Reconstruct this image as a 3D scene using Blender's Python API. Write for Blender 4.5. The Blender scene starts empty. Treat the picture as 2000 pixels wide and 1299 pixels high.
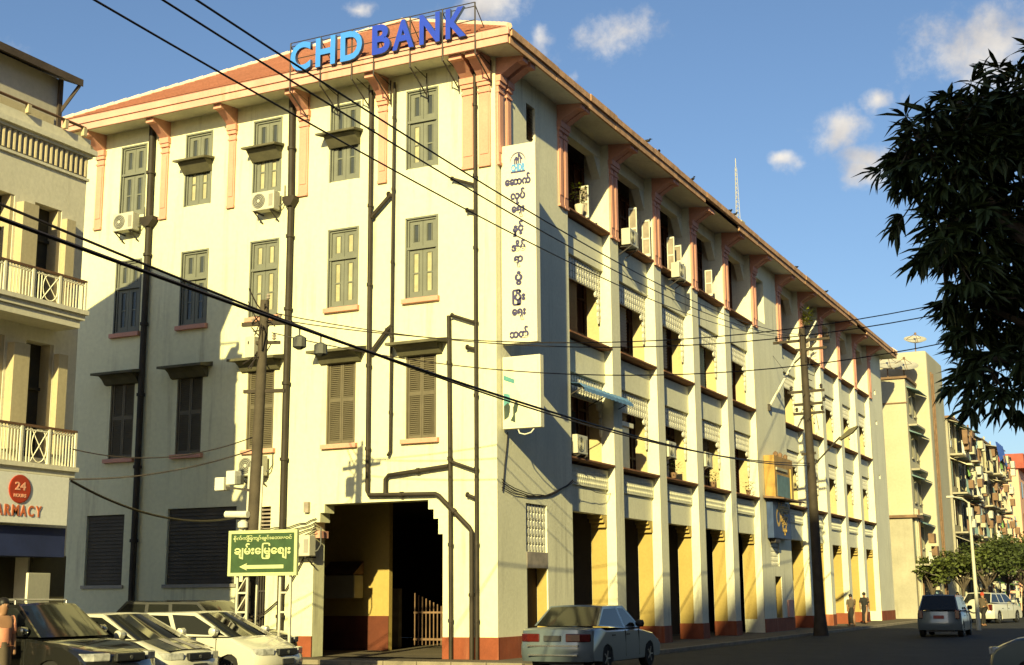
import bpy, bmesh, math, random
from mathutils import Vector, Matrix, noise as mnoise
random.seed(11)
S = bpy.context.scene
COL = S.collection

# ------------------------------------------------------------------ camera
cd = bpy.data.cameras.new('camera')
cd.sensor_width = 36.0
cd.lens = 46.87
cd.clip_start = 0.1
cd.clip_end = 3000
cam = bpy.data.objects.new('camera', cd)
COL.objects.link(cam)
cam.matrix_world = Matrix(((0.89730, 0.09211, 0.43170, 16.136),
                           (0.44136, -0.17030, -0.88102, -31.959),
                           (-0.00763, 0.98108, -0.19347, 1.65),
                           (0, 0, 0, 1)))
S.camera = cam

# ------------------------------------------------------------------ light
SUN_K = 0.385          # drop per metre of +Y travel
SUN_R = 3.9            # metres of +Y travel per metre of -X travel
sun_dir = Vector((1 / SUN_R, -1.0, SUN_K)).normalized()      # towards the sun
sun_el = math.asin(sun_dir.z)
sun_az = math.atan2(sun_dir.x, sun_dir.y)                     # from +Y towards +X
sl = bpy.data.lights.new('sun', 'SUN')
sl.energy = 5.0
sl.angle = math.radians(0.55)
sl.color = (1.0, 0.87, 0.40)
sun = bpy.data.objects.new('sun', sl)
COL.objects.link(sun)
sun.rotation_euler = (-sun_dir).to_track_quat('-Z', 'Y').to_euler()

W = bpy.data.worlds.new('World')
S.world = W
W.use_nodes = True
wn, wl = W.node_tree.nodes, W.node_tree.links
wn.clear()
wout = wn.new('ShaderNodeOutputWorld')
wbg = wn.new('ShaderNodeBackground')
wbg.inputs['Strength'].default_value = 0.074
sky = wn.new('ShaderNodeTexSky')
sky.sky_type = 'NISHITA'
sky.sun_disc = False
sky.sun_elevation = sun_el
sky.sun_rotation = sun_az
sky.altitude = 0
sky.air_density = 1.0
sky.dust_density = 1.2
sky.ozone_density = 3.4
tc = wn.new('ShaderNodeTexCoord')
# clouds: soft cumulus puffs where the sky shows them, and the same kind scattered over the rest
def vmath(op, a, b):
    n = wn.new('ShaderNodeVectorMath'); n.operation = op
    for i, s in enumerate((a, b)):
        if isinstance(s, (tuple, Vector)): n.inputs[i].default_value = tuple(s)
        else: wl.new(s, n.inputs[i])
    return n.outputs['Value'] if op in ('DOT_PRODUCT', 'LENGTH') else n.outputs['Vector']
def math_(op, a, b=None, c=None):
    n = wn.new('ShaderNodeMath'); n.operation = op
    for i, s in enumerate((a, b, c)):
        if s is None: continue
        if isinstance(s, (int, float)): n.inputs[i].default_value = s
        else: wl.new(s, n.inputs[i])
    return n.outputs[0]
D = tc.outputs['Generated']
CLOUDS = [  # azimuth (deg, from +Y towards +X), elevation, half width, half height (deg)
    (-20.7, 23.6, 2.1, 1.15), (-24.5, 23.4, 0.8, 0.75), (-27.0, 24.9, 2.0, 0.95), (-32.9, 24.9, 0.9, 0.45), (-11.6, 19.1, 1.1, 1.05), (-10.4, 17.6, 1.1, 0.9),
    (-5.6, 21.4, 2.8, 2.1), (-13.9, 17.9, 0.8, 0.4), (-9.8, 20.2, 0.9, 0.6), (-10.6, 17.1, 1.0, 0.6), (-23.2, 22.1, 0.55, 0.45),
    (8.0, 17.0, 4.0, 1.8), (18.0, 24.0, 5.0, 2.0), (-52.0, 21.0, 4.5, 1.5), (-64.0, 28.0, 5.0, 2.2), (36.0, 19.0, 5.0, 1.8)]
wp_ = wn.new('ShaderNodeTexNoise'); wp_.inputs['Scale'].default_value = 17; wp_.inputs['Detail'].default_value = 4
wl.new(D, wp_.inputs['Vector'])
sc_ = wn.new('ShaderNodeVectorMath'); sc_.operation = 'SCALE'; sc_.inputs['Scale'].default_value = 0.055
wl.new(vmath('SUBTRACT', wp_.outputs['Color'], (0.5, 0.5, 0.5)), sc_.inputs[0])
DW = vmath('ADD', D, sc_.outputs['Vector'])
field = None
for az, el, hw, hh in CLOUDS:
    az, el = math.radians(az), math.radians(el)
    c = Vector((math.sin(az) * math.cos(el), math.cos(az) * math.cos(el), math.sin(el)))
    r = Vector((math.cos(az), -math.sin(az), 0)); u = r.cross(c)
    dlt = vmath('SUBTRACT', DW, tuple(c))
    b = vmath('DOT_PRODUCT', dlt, tuple(u / math.radians(hh)))
    a2 = vmath('DOT_PRODUCT', dlt, tuple(r / math.radians(hw)))
    q = math_('SQRT', math_('ADD', math_('MULTIPLY', a2, a2), math_('MULTIPLY', b, b)))
    v = math_('SUBTRACT', 1.0, q)
    field = v if field is None else math_('MAXIMUM', field, v)
nz = wn.new('ShaderNodeTexNoise'); nz.inputs['Scale'].default_value = 30; nz.inputs['Detail'].default_value = 6
nz.inputs['Roughness'].default_value = 0.62
wl.new(D, nz.inputs['Vector'])
puff = math_('ADD', field, math_('MULTIPLY', math_('SUBTRACT', nz.outputs['Fac'], 0.5), 2.6))
mr = wn.new('ShaderNodeMapRange'); mr.interpolation_type = 'SMOOTHSTEP'
mr.inputs['From Min'].default_value = -0.15; mr.inputs['From Max'].default_value = 1.15
wl.new(puff, mr.inputs['Value'])
cmix = wn.new('ShaderNodeMix'); cmix.data_type = 'RGBA'
wl.new(math_('MULTIPLY', mr.outputs['Result'], 0.93), cmix.inputs['Factor'])
wl.new(sky.outputs['Color'], cmix.inputs['A'])
nz2 = wn.new('ShaderNodeTexNoise'); nz2.inputs['Scale'].default_value = 22; nz2.inputs['Detail'].default_value = 5
wl.new(D, nz2.inputs['Vector'])
ccol = wn.new('ShaderNodeMix'); ccol.data_type = 'RGBA'
ccol.inputs['A'].default_value = (4.2, 4.0, 3.9, 1); ccol.inputs['B'].default_value = (8.2, 7.6, 6.6, 1)
wl.new(math_('MULTIPLY', math_('SUBTRACT', nz2.outputs['Fac'], 0.3), 2.4), ccol.inputs['Factor'])
wl.new(ccol.outputs['Result'], cmix.inputs['B'])
wl.new(cmix.outputs['Result'], wbg.inputs['Color'])
wl.new(wbg.outputs['Background'], wout.inputs['Surface'])

S.view_settings.view_transform = 'Standard'
S.view_settings.look = 'None'
S.view_settings.exposure = 0.92
S.view_settings.gamma = 1.0
S.view_settings.use_curve_mapping = False

# ------------------------------------------------------------------ materials
MATS = {}
def M(name, col, rough=0.8, var=0.10, scale=1.2, streak=0.0, streakcol=None, bump=0.0, bscale=40.0, metal=0.0,
      spec=0.3, fine=0.04, coat=0.0):
    m = bpy.data.materials.new(name); m.use_nodes = True
    n, l = m.node_tree.nodes, m.node_tree.links
    b = n['Principled BSDF']
    b.inputs['Roughness'].default_value = rough
    b.inputs['Metallic'].default_value = metal
    b.inputs['Specular IOR Level'].default_value = spec
    b.inputs['Coat Weight'].default_value = coat
    g = n.new('ShaderNodeNewGeometry')
    def noise(sc, detail=4, vec=None, rg=0.55):
        t = n.new('ShaderNodeTexNoise'); t.inputs['Scale'].default_value = sc; t.inputs['Detail'].default_value = detail
        t.inputs['Roughness'].default_value = rg
        l.new(vec or g.outputs['Position'], t.inputs['Vector']); return t.outputs['Fac']
    def mix(f, A, B, bt='MIX'):
        t = n.new('ShaderNodeMix'); t.data_type = 'RGBA'; t.blend_type = bt
        for k, v in (('Factor', f), ('A', A), ('B', B)):
            if isinstance(v, (tuple, float, int)): t.inputs[k].default_value = v
            else: l.new(v, t.inputs[k])
        return t.outputs['Result']
    def ramp(f, a, b_):
        t = n.new('ShaderNodeMapRange'); t.inputs['From Min'].default_value = a; t.inputs['From Max'].default_value = b_
        l.new(f, t.inputs['Value']); return t.outputs['Result']
    lo = tuple(max(0, c * (1 - var)) for c in col) + (1,)
    hi = tuple(min(1, c * (1 + var * 0.6)) for c in col) + (1,)
    out = mix(ramp(noise(scale), 0.3, 0.7), lo, hi)
    if fine:
        out = mix(ramp(noise(scale * 14, 3), 0.3, 0.75), out, mix(1.0, out, (1 - fine * 3,) * 3 + (1,), 'MULTIPLY'))
    if streak:
        mp = n.new('ShaderNodeMapping'); mp.inputs['Scale'].default_value = (2.6, 2.6, 0.16)
        l.new(g.outputs['Position'], mp.inputs['Vector'])
        s1 = ramp(noise(1.0, 6, mp.outputs['Vector'], 0.7), 0.52, 0.78)
        s2 = ramp(noise(0.35, 3), 0.35, 0.7)
        mm = n.new('ShaderNodeMath'); mm.operation = 'MULTIPLY'; l.new(s1, mm.inputs[0]); l.new(s2, mm.inputs[1])
        m2 = n.new('ShaderNodeMath'); m2.operation = 'MULTIPLY'; l.new(mm.outputs[0], m2.inputs[0]); m2.inputs[1].default_value = streak
        sc = streakcol or tuple(c * 0.35 for c in col)
        out = mix(m2.outputs[0], out, tuple(sc) + (1,))
    l.new(out, b.inputs['Base Color'])
    if bump:
        bp = n.new('ShaderNodeBump'); bp.inputs['Strength'].default_value = bump; bp.inputs['Distance'].default_value = 0.02
        l.new(noise(bscale, 5), bp.inputs['Height']); l.new(bp.outputs['Normal'], b.inputs['Normal'])
    MATS[name] = m
    return m

M('plaster', (0.7, 0.68, 0.45), 0.9, 0.05, 0.5, streak=1.0, streakcol=(0.20, 0.16, 0.10), bump=0.25, bscale=9)
M('plaster_b', (0.7, 0.68, 0.52), 0.9, 0.08, 0.7, streak=0.75, streakcol=(0.19, 0.17, 0.13), bump=0.3, bscale=9)
M('soffit', (0.70, 0.68, 0.55), 0.9, 0.12, 0.7, streak=0.4)
M('ochre', (0.41, 0.3, 0.095), 0.85, 0.08, 0.8, streak=0.25, streakcol=(0.45, 0.28, 0.07), bump=0.2, bscale=12)
M('cream_jamb', (0.5, 0.42, 0.22), 0.85, 0.08, 0.8, streak=0.3, bump=0.2, bscale=12)
M('salmon', (0.6, 0.3, 0.22), 0.85, 0.10, 1.2, streak=0.45, streakcol=(0.45, 0.20, 0.08), bump=0.2, bscale=14)
M('salmon_fascia', (0.62, 0.34, 0.27), 0.85, 0.12, 1.5, streak=0.8, streakcol=(0.36, 0.15, 0.05), bump=0.3, bscale=10)
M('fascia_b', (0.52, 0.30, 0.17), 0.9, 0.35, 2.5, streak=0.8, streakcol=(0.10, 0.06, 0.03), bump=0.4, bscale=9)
M('roof', (0.36, 0.15, 0.1), 0.85, 0.10, 1.0, bump=0.5, bscale=25, fine=0.08)
M('ridge', (0.72, 0.52, 0.40), 0.9, 0.15, 2)
M('base_red', (0.24, 0.062, 0.026), 0.8, 0.25, 1.6, streak=0.6, streakcol=(0.62, 0.36, 0.22), bump=0.3, bscale=14)
M('sill_red', (0.26, 0.12, 0.06), 0.85, 0.3, 3, bump=0.4, bscale=12)
M('window_green', (0.16, 0.165, 0.13), 0.6, 0.10, 3, streak=0.3)
M('shutter', (0.125, 0.105, 0.068), 0.65, 0.12, 3, streak=0.4)
M('dark_wood', (0.15, 0.06, 0.025), 0.6, 0.3, 1.5, streak=0.3)
M('glass_dark', (0.05, 0.055, 0.05), 0.08, 0.2, 1.5, spec=0.5, fine=0)
M('glass_curtain', (0.4, 0.37, 0.22), 0.35, 0.18, 4, spec=0.5)
M('hood', (0.11, 0.1, 0.06), 0.85, 0.25, 3, streak=0.4)
M('pipe', (0.034, 0.026, 0.017), 0.65, 0.35, 2.5, streak=0.4, streakcol=(0.07, 0.04, 0.02))
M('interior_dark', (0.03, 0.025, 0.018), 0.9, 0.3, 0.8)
M('shade_brown', (0.06, 0.036, 0.02), 0.85, 0.3, 0.8)  # darkened to stand in for arcade and passage shade; also some blinds and panes
M('dado_shade', (0.12, 0.032, 0.016), 0.8, 0.3, 1.5)  # base red darkened, the dado's shade put into its colour
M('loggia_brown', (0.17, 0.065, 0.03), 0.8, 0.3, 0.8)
M('roller', (0.085, 0.075, 0.06), 0.8, 0.2, 1.5, streak=0.3)
M('marble', (0.3, 0.25, 0.2), 0.5, 0.3, 3)
M('white_paint', (0.62, 0.6, 0.5), 0.6, 0.06, 2)
M('ac_white', (0.5, 0.48, 0.38), 0.5, 0.08, 3, streak=0.3)
M('ac_dark', (0.10, 0.10, 0.09), 0.6, 0.2, 6)
M('steel_dark', (0.06, 0.05, 0.045), 0.6, 0.3, 4, metal=0.3)
M('steel_white', (0.5, 0.48, 0.38), 0.5, 0.1, 4)
M('letter_cyan', (0.05, 0.23, 0.72), 0.45, 0.05, 3)
M('letter_blue', (0.018, 0.05, 0.45), 0.45, 0.06, 3)
M('letter_side', (0.08, 0.11, 0.20), 0.5, 0.1, 3)
M('sign_white', (0.66, 0.62, 0.46), 0.55, 0.03, 1.0, streak=0.15)
M('sign_pale', (0.74, 0.73, 0.68), 0.55, 0.03, 1.0, streak=0.2)
M('sign_navy', (0.05, 0.045, 0.12), 0.5, 0.05, 3)
M('sign_skyblue', (0.10, 0.30, 0.60), 0.5, 0.15, 9)
M('poster_teal', (0.09, 0.28, 0.27), 0.5, 0.25, 5)
M('poster_dark', (0.04, 0.06, 0.045), 0.5, 0.35, 6)
M('poster_cream', (0.72, 0.67, 0.42), 0.5, 0.05, 3)
M('sign_green', (0.032, 0.07, 0.024), 0.6, 0.22, 5)
M('sign_letter', (0.46, 0.5, 0.24), 0.6, 0.06, 5)
M('gold', (0.60, 0.38, 0.07), 0.5, 0.25, 6)
M('gold_panel', (0.40, 0.24, 0.06), 0.6, 0.3, 2)
M('sign_blue', (0.03, 0.055, 0.14), 0.5, 0.25, 3)
M('pink', (0.62, 0.34, 0.27), 0.7, 0.12, 3)
M('awning_blue', (0.12, 0.24, 0.42), 0.6, 0.2, 5, streak=0.4)
M('pole_wood', (0.075, 0.06, 0.042), 0.85, 0.3, 3, streak=0.6, streakcol=(0.06, 0.04, 0.025), bump=0.4, bscale=18)
M('pole_dark', (0.05, 0.038, 0.026), 0.8, 0.3, 3, streak=0.4)
M('wire', (0.03, 0.022, 0.018), 0.6, 0.2, 3)
M('lb_wall', (0.66, 0.62, 0.49), 0.9, 0.07, 0.8, streak=0.45, streakcol=(0.28, 0.25, 0.17), bump=0.25, bscale=9)
M('lb_cream', (0.46, 0.39, 0.25), 0.85, 0.06, 1.0, streak=0.3, bump=0.2, bscale=12)
M('lb_penthouse', (0.5, 0.46, 0.38), 0.9, 0.12, 0.9, streak=0.3)
M('lb_dark', (0.06, 0.052, 0.03), 0.8, 0.3, 1.5)
M('lb_rail', (0.80, 0.76, 0.58), 0.6, 0.06, 3)
M('lb_handrail', (0.14, 0.075, 0.04), 0.6, 0.2, 3)
M('lb_roof', (0.075, 0.055, 0.045), 0.85, 0.25, 2, bump=0.3, bscale=14)
M('pharm_red', (0.40, 0.045, 0.02), 0.5, 0.06, 4)
M('pharm_text', (0.56, 0.15, 0.06), 0.5, 0.06, 4)
M('pharm_pink', (0.85, 0.42, 0.28), 0.5, 0.06, 4)
M('shop_blue', (0.02, 0.03, 0.10), 0.7, 0.2, 2)
M('asphalt', (0.024, 0.023, 0.022), 0.85, 0.35, 0.8, bump=0.5, bscale=60, fine=0.12)
M('pavement', (0.13, 0.105, 0.07), 0.9, 0.3, 0.7, bump=0.4, bscale=30, fine=0.08)
M('kerb', (0.25, 0.21, 0.15), 0.9, 0.25, 2, bump=0.3, bscale=30)
M('earth', (0.14, 0.12, 0.09), 0.95, 0.25, 0.05)
M('car_white', (0.5, 0.48, 0.39), 0.25, 0.03, 1.2, spec=0.5, fine=0.01, coat=0.6)
M('car_silver', (0.125, 0.155, 0.17), 0.28, 0.05, 1.2, metal=0.25, spec=0.5, fine=0.01, coat=0.6)
M('car_black', (0.012, 0.012, 0.011), 0.15, 0.2, 1.2, spec=0.6, fine=0.01, coat=0.8)
M('car_grey', (0.055, 0.055, 0.055), 0.25, 0.1, 1.2, spec=0.5, fine=0.01, coat=0.6)
M('car_blue', (0.035, 0.055, 0.06), 0.3, 0.1, 1.2, spec=0.5, fine=0.01, coat=0.6)
M('car_glass', (0.012, 0.013, 0.012), 0.07, 0.1, 1, spec=0.42, fine=0)
M('tyre', (0.018, 0.017, 0.016), 0.85, 0.2, 4)
M('rim', (0.45, 0.45, 0.43), 0.35, 0.1, 4, metal=0.8)
M('chrome', (0.62, 0.60, 0.54), 0.18, 0.05, 4, metal=0.9)
M('trim_black', (0.02, 0.02, 0.02), 0.5, 0.2, 4)
M('lamp_clear', (0.36, 0.36, 0.34), 0.12, 0.55, 9, spec=0.7)
M('lamp_red', (0.08, 0.008, 0.006), 0.2, 0.2, 8, spec=0.6)
M('lamp_amber', (0.55, 0.30, 0.08), 0.2, 0.2, 8, spec=0.6)
M('plate', (0.05, 0.05, 0.05), 0.5, 0.2, 8)
M('plate_red', (0.28, 0.06, 0.05), 0.5, 0.2, 8)
M('bark', (0.09, 0.07, 0.05), 0.9, 0.3, 3, bump=0.6, bscale=12)
M('leaf_near', (0.045, 0.065, 0.018), 0.55, 0.35, 2.0, spec=0.35)
M('leaf_far', (0.085, 0.105, 0.022), 0.7, 0.5, 0.9)
M('leaf_far2', (0.060, 0.080, 0.020), 0.7, 0.5, 0.9)
M('leaf_bright', (0.30, 0.34, 0.03), 0.6, 0.3, 2.5)
M('apt_cream', (0.43, 0.4, 0.29), 0.9, 0.08, 0.5, streak=0.5, streakcol=(0.30, 0.25, 0.15), bump=0.2, bscale=8)
M('apt_grey', (0.36, 0.33, 0.25), 0.9, 0.2, 0.6, streak=0.7, streakcol=(0.10, 0.09, 0.06))
M('apt_pink', (0.70, 0.40, 0.27), 0.9, 0.08, 0.5, streak=0.4)
M('apt_orange', (0.75, 0.20, 0.06), 0.9, 0.08, 0.5, streak=0.4)
M('apt_roof', (0.36, 0.09, 0.06), 0.9, 0.2, 2)
M('tin_teal', (0.12, 0.20, 0.21), 0.6, 0.2, 3)
M('tin_rust', (0.20, 0.12, 0.07), 0.8, 0.3, 3)
M('tarp_blue', (0.04, 0.10, 0.42), 0.5, 0.3, 6)
M('cloth_green', (0.20, 0.36, 0.10), 0.8, 0.2, 4)
M('cloth_cream', (0.70, 0.62, 0.42), 0.8, 0.1, 4)
M('cloth_blue', (0.22, 0.34, 0.40), 0.8, 0.2, 4)
M('dish', (0.36, 0.34, 0.29), 0.6, 0.15, 5)
M('concrete_wall', (0.30, 0.28, 0.24), 0.9, 0.15, 0.4, streak=0.4)
M('skin', (0.30, 0.16, 0.09), 0.6, 0.1, 6)
M('hair', (0.012, 0.010, 0.009), 0.5, 0.2, 8)
M('shirt_salmon', (0.62, 0.26, 0.16), 0.8, 0.2, 8, bump=0.3, bscale=25)
M('cloth_dark', (0.022, 0.020, 0.018), 0.85, 0.2, 5)
M('cloth_brown', (0.10, 0.075, 0.05), 0.85, 0.2, 5)
M('cloth_red', (0.50, 0.06, 0.03), 0.8, 0.2, 5)
M('crow', (0.012, 0.012, 0.014), 0.6, 0.2, 5)
M('pot', (0.66, 0.58, 0.44), 0.7, 0.1, 5)

# ------------------------------------------------------------------ mesh helpers
class MB:
    def __init__(s): s.v, s.f, s.out = [], [], None
    def quad(s, *p):
        i = len(s.v); s.v += [tuple(q) for q in p]; s.f.append(tuple(range(i, i + len(p)))); return s
    def box(s, x0, x1, y0, y1, z0, z1):
        if x0 > x1: x0, x1 = x1, x0
        if y0 > y1: y0, y1 = y1, y0
        if z0 > z1: z0, z1 = z1, z0
        i = len(s.v)
        s.v += [(x0, y0, z0), (x1, y0, z0), (x1, y1, z0), (x0, y1, z0), (x0, y0, z1), (x1, y0, z1), (x1, y1, z1), (x0, y1, z1)]
        s.f += [tuple(i + k for k in t) for t in ((0, 3, 2, 1), (4, 5, 6, 7), (0, 1, 5, 4), (1, 2, 6, 5), (2, 3, 7, 6), (3, 0, 4, 7))]
        return s
    def prism(s, poly, axis, a, b):
        """2-D polygon extruded along axis; poly gives the two other coordinates in order"""
        def P(u, v, w): return {'x': (w, u, v), 'y': (u, w, v), 'z': (u, v, w)}[axis]
        n = len(poly); i = len(s.v)
        s.v += [P(u, v, a) for u, v in poly] + [P(u, v, b) for u, v in poly]
        s.f.append(tuple(range(i, i + n))); s.f.append(tuple(range(i + 2 * n - 1, i + n - 1, -1)))
        for k in range(n): s.f.append((i + k, i + (k + 1) % n, i + n + (k + 1) % n, i + n + k))
        return s
    def bar(s, p, q, w, h=None):
        """rectangular bar from p to q"""
        h = h or w; p, q = Vector(p), Vector(q); d = (q - p).normalized()
        up = Vector((0, 0, 1)) if abs(d.z) < 0.95 else Vector((1, 0, 0))
        a = d.cross(up).normalized() * w / 2; b = a.cross(d).normalized() * h / 2
        i = len(s.v)
        for c in (p, q): s.v += [tuple(c - a - b), tuple(c + a - b), tuple(c + a + b), tuple(c - a + b)]
        s.f += [tuple(i + k for k in t) for t in ((0, 1, 2, 3), (7, 6, 5, 4), (0, 4, 5, 1), (1, 5, 6, 2), (2, 6, 7, 3), (3, 7, 4, 0))]
        return s
    def tube(s, pts, r, n=8, cap=True):
        pts = [Vector(p) for p in pts]; rs = r if isinstance(r, (list, tuple)) else [r] * len(pts)
        base = len(s.v); prev = None
        for k, p in enumerate(pts):
            d = (pts[min(k + 1, len(pts) - 1)] - pts[max(k - 1, 0)]).normalized()
            if prev is None:
                up = Vector((0, 0, 1)) if abs(d.z) < 0.9 else Vector((1, 0, 0)); a = d.cross(up).normalized()
            else: a = (prev - d * prev.dot(d)).normalized()
            prev = a; b = d.cross(a)
            s.v += [tuple(p + (a * math.cos(t) + b * math.sin(t)) * rs[k]) for t in (2 * math.pi * j / n for j in range(n))]
        for k in range(len(pts) - 1):
            for j in range(n):
                s.f.append((base + k * n + j, base + k * n + (j + 1) % n, base + (k + 1) * n + (j + 1) % n, base + (k + 1) * n + j))
        if cap:
            s.f.append(tuple(base + j for j in range(n - 1, -1, -1))); e = base + (len(pts) - 1) * n
            s.f.append(tuple(e + j for j in range(n)))
        return s
    def lathe(s, prof, n=16, origin=(0, 0, 0), axis='z'):
        base = len(s.v); o = Vector(origin)
        for r, h in prof:
            for j in range(n):
                t = 2 * math.pi * j / n; c, d = r * math.cos(t), r * math.sin(t)
                p = {'z': (c, d, h), 'y': (c, h, d), 'x': (h, c, d)}[axis]
                s.v.append(tuple(o + Vector(p)))
        for k in range(len(prof) - 1):
            for j in range(n):
                s.f.append((base + k * n + j, base + k * n + (j + 1) % n, base + (k + 1) * n + (j + 1) % n, base + (k + 1) * n + j))
        s.f.append(tuple(base + j for j in range(n))); e = base + (len(prof) - 1) * n
        s.f.append(tuple(e + j for j in range(n)))
        return s
    def mesh(s, name, mat, smooth=None):
        me = bpy.data.meshes.new(name); me.from_pydata(s.v, [], s.f)
        bm = bmesh.new(); bm.from_mesh(me); bmesh.ops.recalc_face_normals(bm, faces=bm.faces)
        if s.out:
            bm.normal_update(); d = Vector(s.out); bmesh.ops.reverse_faces(bm, faces=[f for f in bm.faces if f.normal.dot(d) < -0.2])
        bm.to_mesh(me); bm.free()
        if mat: me.materials.append(MATS[mat])
        if smooth is not None:
            me.polygons.foreach_set('use_smooth', [True] * len(me.polygons)); me.set_sharp_from_angle(angle=math.radians(smooth))
        me.update(); return me
    def build(s, name, mat, parent=None, loc=None, smooth=None, kind=None, bevel=0):
        return link(name, s.mesh(name, mat, smooth), parent, loc, kind=kind, bevel=bevel)

def link(name, data, parent=None, loc=None, rz=None, kind=None, bevel=0):
    o = bpy.data.objects.new(name, data); COL.objects.link(o)
    if parent: o.parent = parent
    if loc is not None: o.location = loc
    if rz is not None: o.rotation_euler = (0, 0, rz)
    if kind: o['kind'] = kind
    if bevel:
        m = o.modifiers.new('bevel', 'BEVEL'); m.width = bevel; m.segments = 2; m.limit_method = 'ANGLE'
    return o
def tag(o, label, cat, group=None):
    o['label'] = label; o['category'] = cat
    if group: o['group'] = group
    return o
def thing(name, label, cat, loc=(0, 0, 0), rz=0, group=None):
    o = link(name, None, None, loc, rz); o.empty_display_size = 0.2
    return tag(o, label, cat, group)
def B(*a): return MB().box(*a)
def copy_tree(o, parent=None, loc=None, rz=None, label=None):
    c = o.copy(); COL.objects.link(c)
    if parent: c.parent = parent
    if loc is not None: c.location = loc
    if rz is not None: c.rotation_euler = (0, 0, rz)
    if label: c['label'] = label
    for ch in o.children: copy_tree(ch, c)
    return c
def sheet(mb, side, plane, u0, u1, z0, z1, holes, depth):
    """wall skin with rectangular holes and their reveals. side 'A': plane y, u = x, inwards +y; 'B': plane x, u = y, inwards -x"""
    def P(u, z, d=0): return (u, plane + d, z) if side == 'A' else (plane - d, u, z)
    mb.out = (0, -1, 0) if side == 'A' else (1, 0, 0)
    us = sorted({u0, u1, *[h[0] for h in holes], *[h[1] for h in holes]}); zs = sorted({z0, z1, *[h[2] for h in holes], *[h[3] for h in holes]})
    us = [u for u in us if u0 <= u <= u1]; zs = [z for z in zs if z0 <= z <= z1]
    for a, b in zip(us, us[1:]):
        for c, d in zip(zs, zs[1:]):
            um, zm = (a + b) / 2, (c + d) / 2
            if any(h[0] < um < h[1] and h[2] < zm < h[3] for h in holes): continue
            mb.quad(P(a, c), P(b, c), P(b, d), P(a, d))
    for h in holes:
        dp = h[4] if len(h) > 4 else depth
        for (a, c), (b, d) in (((h[0], h[2]), (h[1], h[2])), ((h[1], h[2]), (h[1], h[3])), ((h[1], h[3]), (h[0], h[3])), ((h[0], h[3]), (h[0], h[2]))):
            mb.quad(P(a, c), P(b, d), P(b, d, dp), P(a, c, dp))
    return mb
def text(name, body, size, mat, parent, loc, rot, extrude=0.01, bold=0.0, width=None, height=None, sx=1.0):
    c = bpy.data.curves.new(name, 'FONT'); c.body = body; c.size = size; c.extrude = extrude; c.offset = bold
    c.align_x = 'CENTER'; c.align_y = 'CENTER'; c.resolution_u = 4
    t = bpy.data.objects.new(name, c); COL.objects.link(t)
    dg = bpy.context.evaluated_depsgraph_get(); me = bpy.data.meshes.new_from_object(t.evaluated_get(dg))
    bpy.data.objects.remove(t)
    me.name = name
    xs = [v.co.x for v in me.vertices]; ys = [v.co.y for v in me.vertices]
    cx, cy = (min(xs) + max(xs)) / 2, (min(ys) + max(ys)) / 2
    kx = (width / (max(xs) - min(xs))) if width else sx; ky = (height / (max(ys) - min(ys))) if height else 1.0
    for v in me.vertices: v.co.x = (v.co.x - cx) * kx; v.co.y = (v.co.y - cy) * ky
    me.materials.clear(); me.materials.append(MATS[mat])
    o = link(name, me, parent, loc); o.rotation_euler = rot
    return o
FACE_A = (math.pi / 2, 0, 0)                 # lettering facing -Y
FACE_B = (math.pi / 2, 0, math.pi / 2)       # lettering facing +X

# ================================================================== ground
g = MB().quad((-900, -700, -0.16), (900, -700, -0.16), (900, 1500, -0.16), (-900, 1500, -0.16)).build('ground', 'earth'); g['kind'] = 'structure'
r = MB()
r.quad((2.0, -150, -0.10), (60, -150, -0.10), (60, 420, -0.10), (2.0, 420, -0.10))
r.quad((-60, -60, -0.104), (2.1, -60, -0.104), (2.1, -1.6, -0.104), (-60, -1.6, -0.104))
o = r.build('road', 'asphalt'); o['kind'] = 'structure'
sw = MB()
sw.box(-15.5, 1.9, -1.5, 0.6, -0.3, 0.0)
sw.box(-3.4, 1.9, 0.6, 57.0, -0.3, 0.0)
sw.box(-13, -3.4, 0.6, 16, -0.3, -0.004)
o = sw.build('sidewalk', 'pavement'); o['kind'] = 'structure'
kb = MB()
y = -1.5
while y < 57:
    kb.box(1.9, 2.06, y + 0.008, y + 0.99, -0.3, 0.015); y += 1.0
x = -15.5
while x < 1.4:
    kb.box(x + 0.008, x + 0.99, -1.66, -1.5, -0.3, 0.015); x += 1.0
o = kb.build('kerb', 'kerb', bevel=0.015); o['kind'] = 'structure'
o = B(1.0, 2.1, 61, 220, -0.3, 0.0).build('sidewalk', 'pavement'); o['kind'] = 'structure'

# ================================================================== bank building
ZE = 16.74            # soffit height
bank = thing('bank_building', 'four-storey cream colonial bank building with salmon roof and arcade along the street', 'building')
COLS = [(-13.70, -12.73), (-11.03, -10.05), (-8.36, -7.38), (-5.52, -4.53), (-2.86, -1.88)]
ROW3, ROW2, ROW1 = (13.80, 16.15), (9.95, 12.28), (5.95, 8.45)
holes = [(a, b, z0, z1) for a, b in COLS for z0, z1 in (ROW3, ROW2, ROW1)]
G_WIN = [(-14.42, -12.90, 2.05, 4.20), (-11.2, -8.62, 2.05, 4.30)]
holes += G_WIN + [(-8.25, -7.5, 0.06, 2.3), (-7.78, -7.38, 3.55, 4.25), (-5.86, -1.66, 0.0, 4.24, 0.55)]
sheet(MB(), 'A', 0.0, -15.95, 0.0, 0.0, ZE, holes, 0.22).build('wall', 'plaster', bank)['label'] = 'sunlit cream end wall with three rows of windows'
w = MB(); w.quad((-15.1, 0, 0), (-15.1, 55.2, 0), (-15.1, 55.2, ZE), (-15.1, 0, ZE)); w.quad((-15.1, 55.2, 0), (0, 55.2, 0), (0, 55.2, ZE), (-15.1, 55.2, ZE))
w.build('wall', 'plaster', bank)
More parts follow.
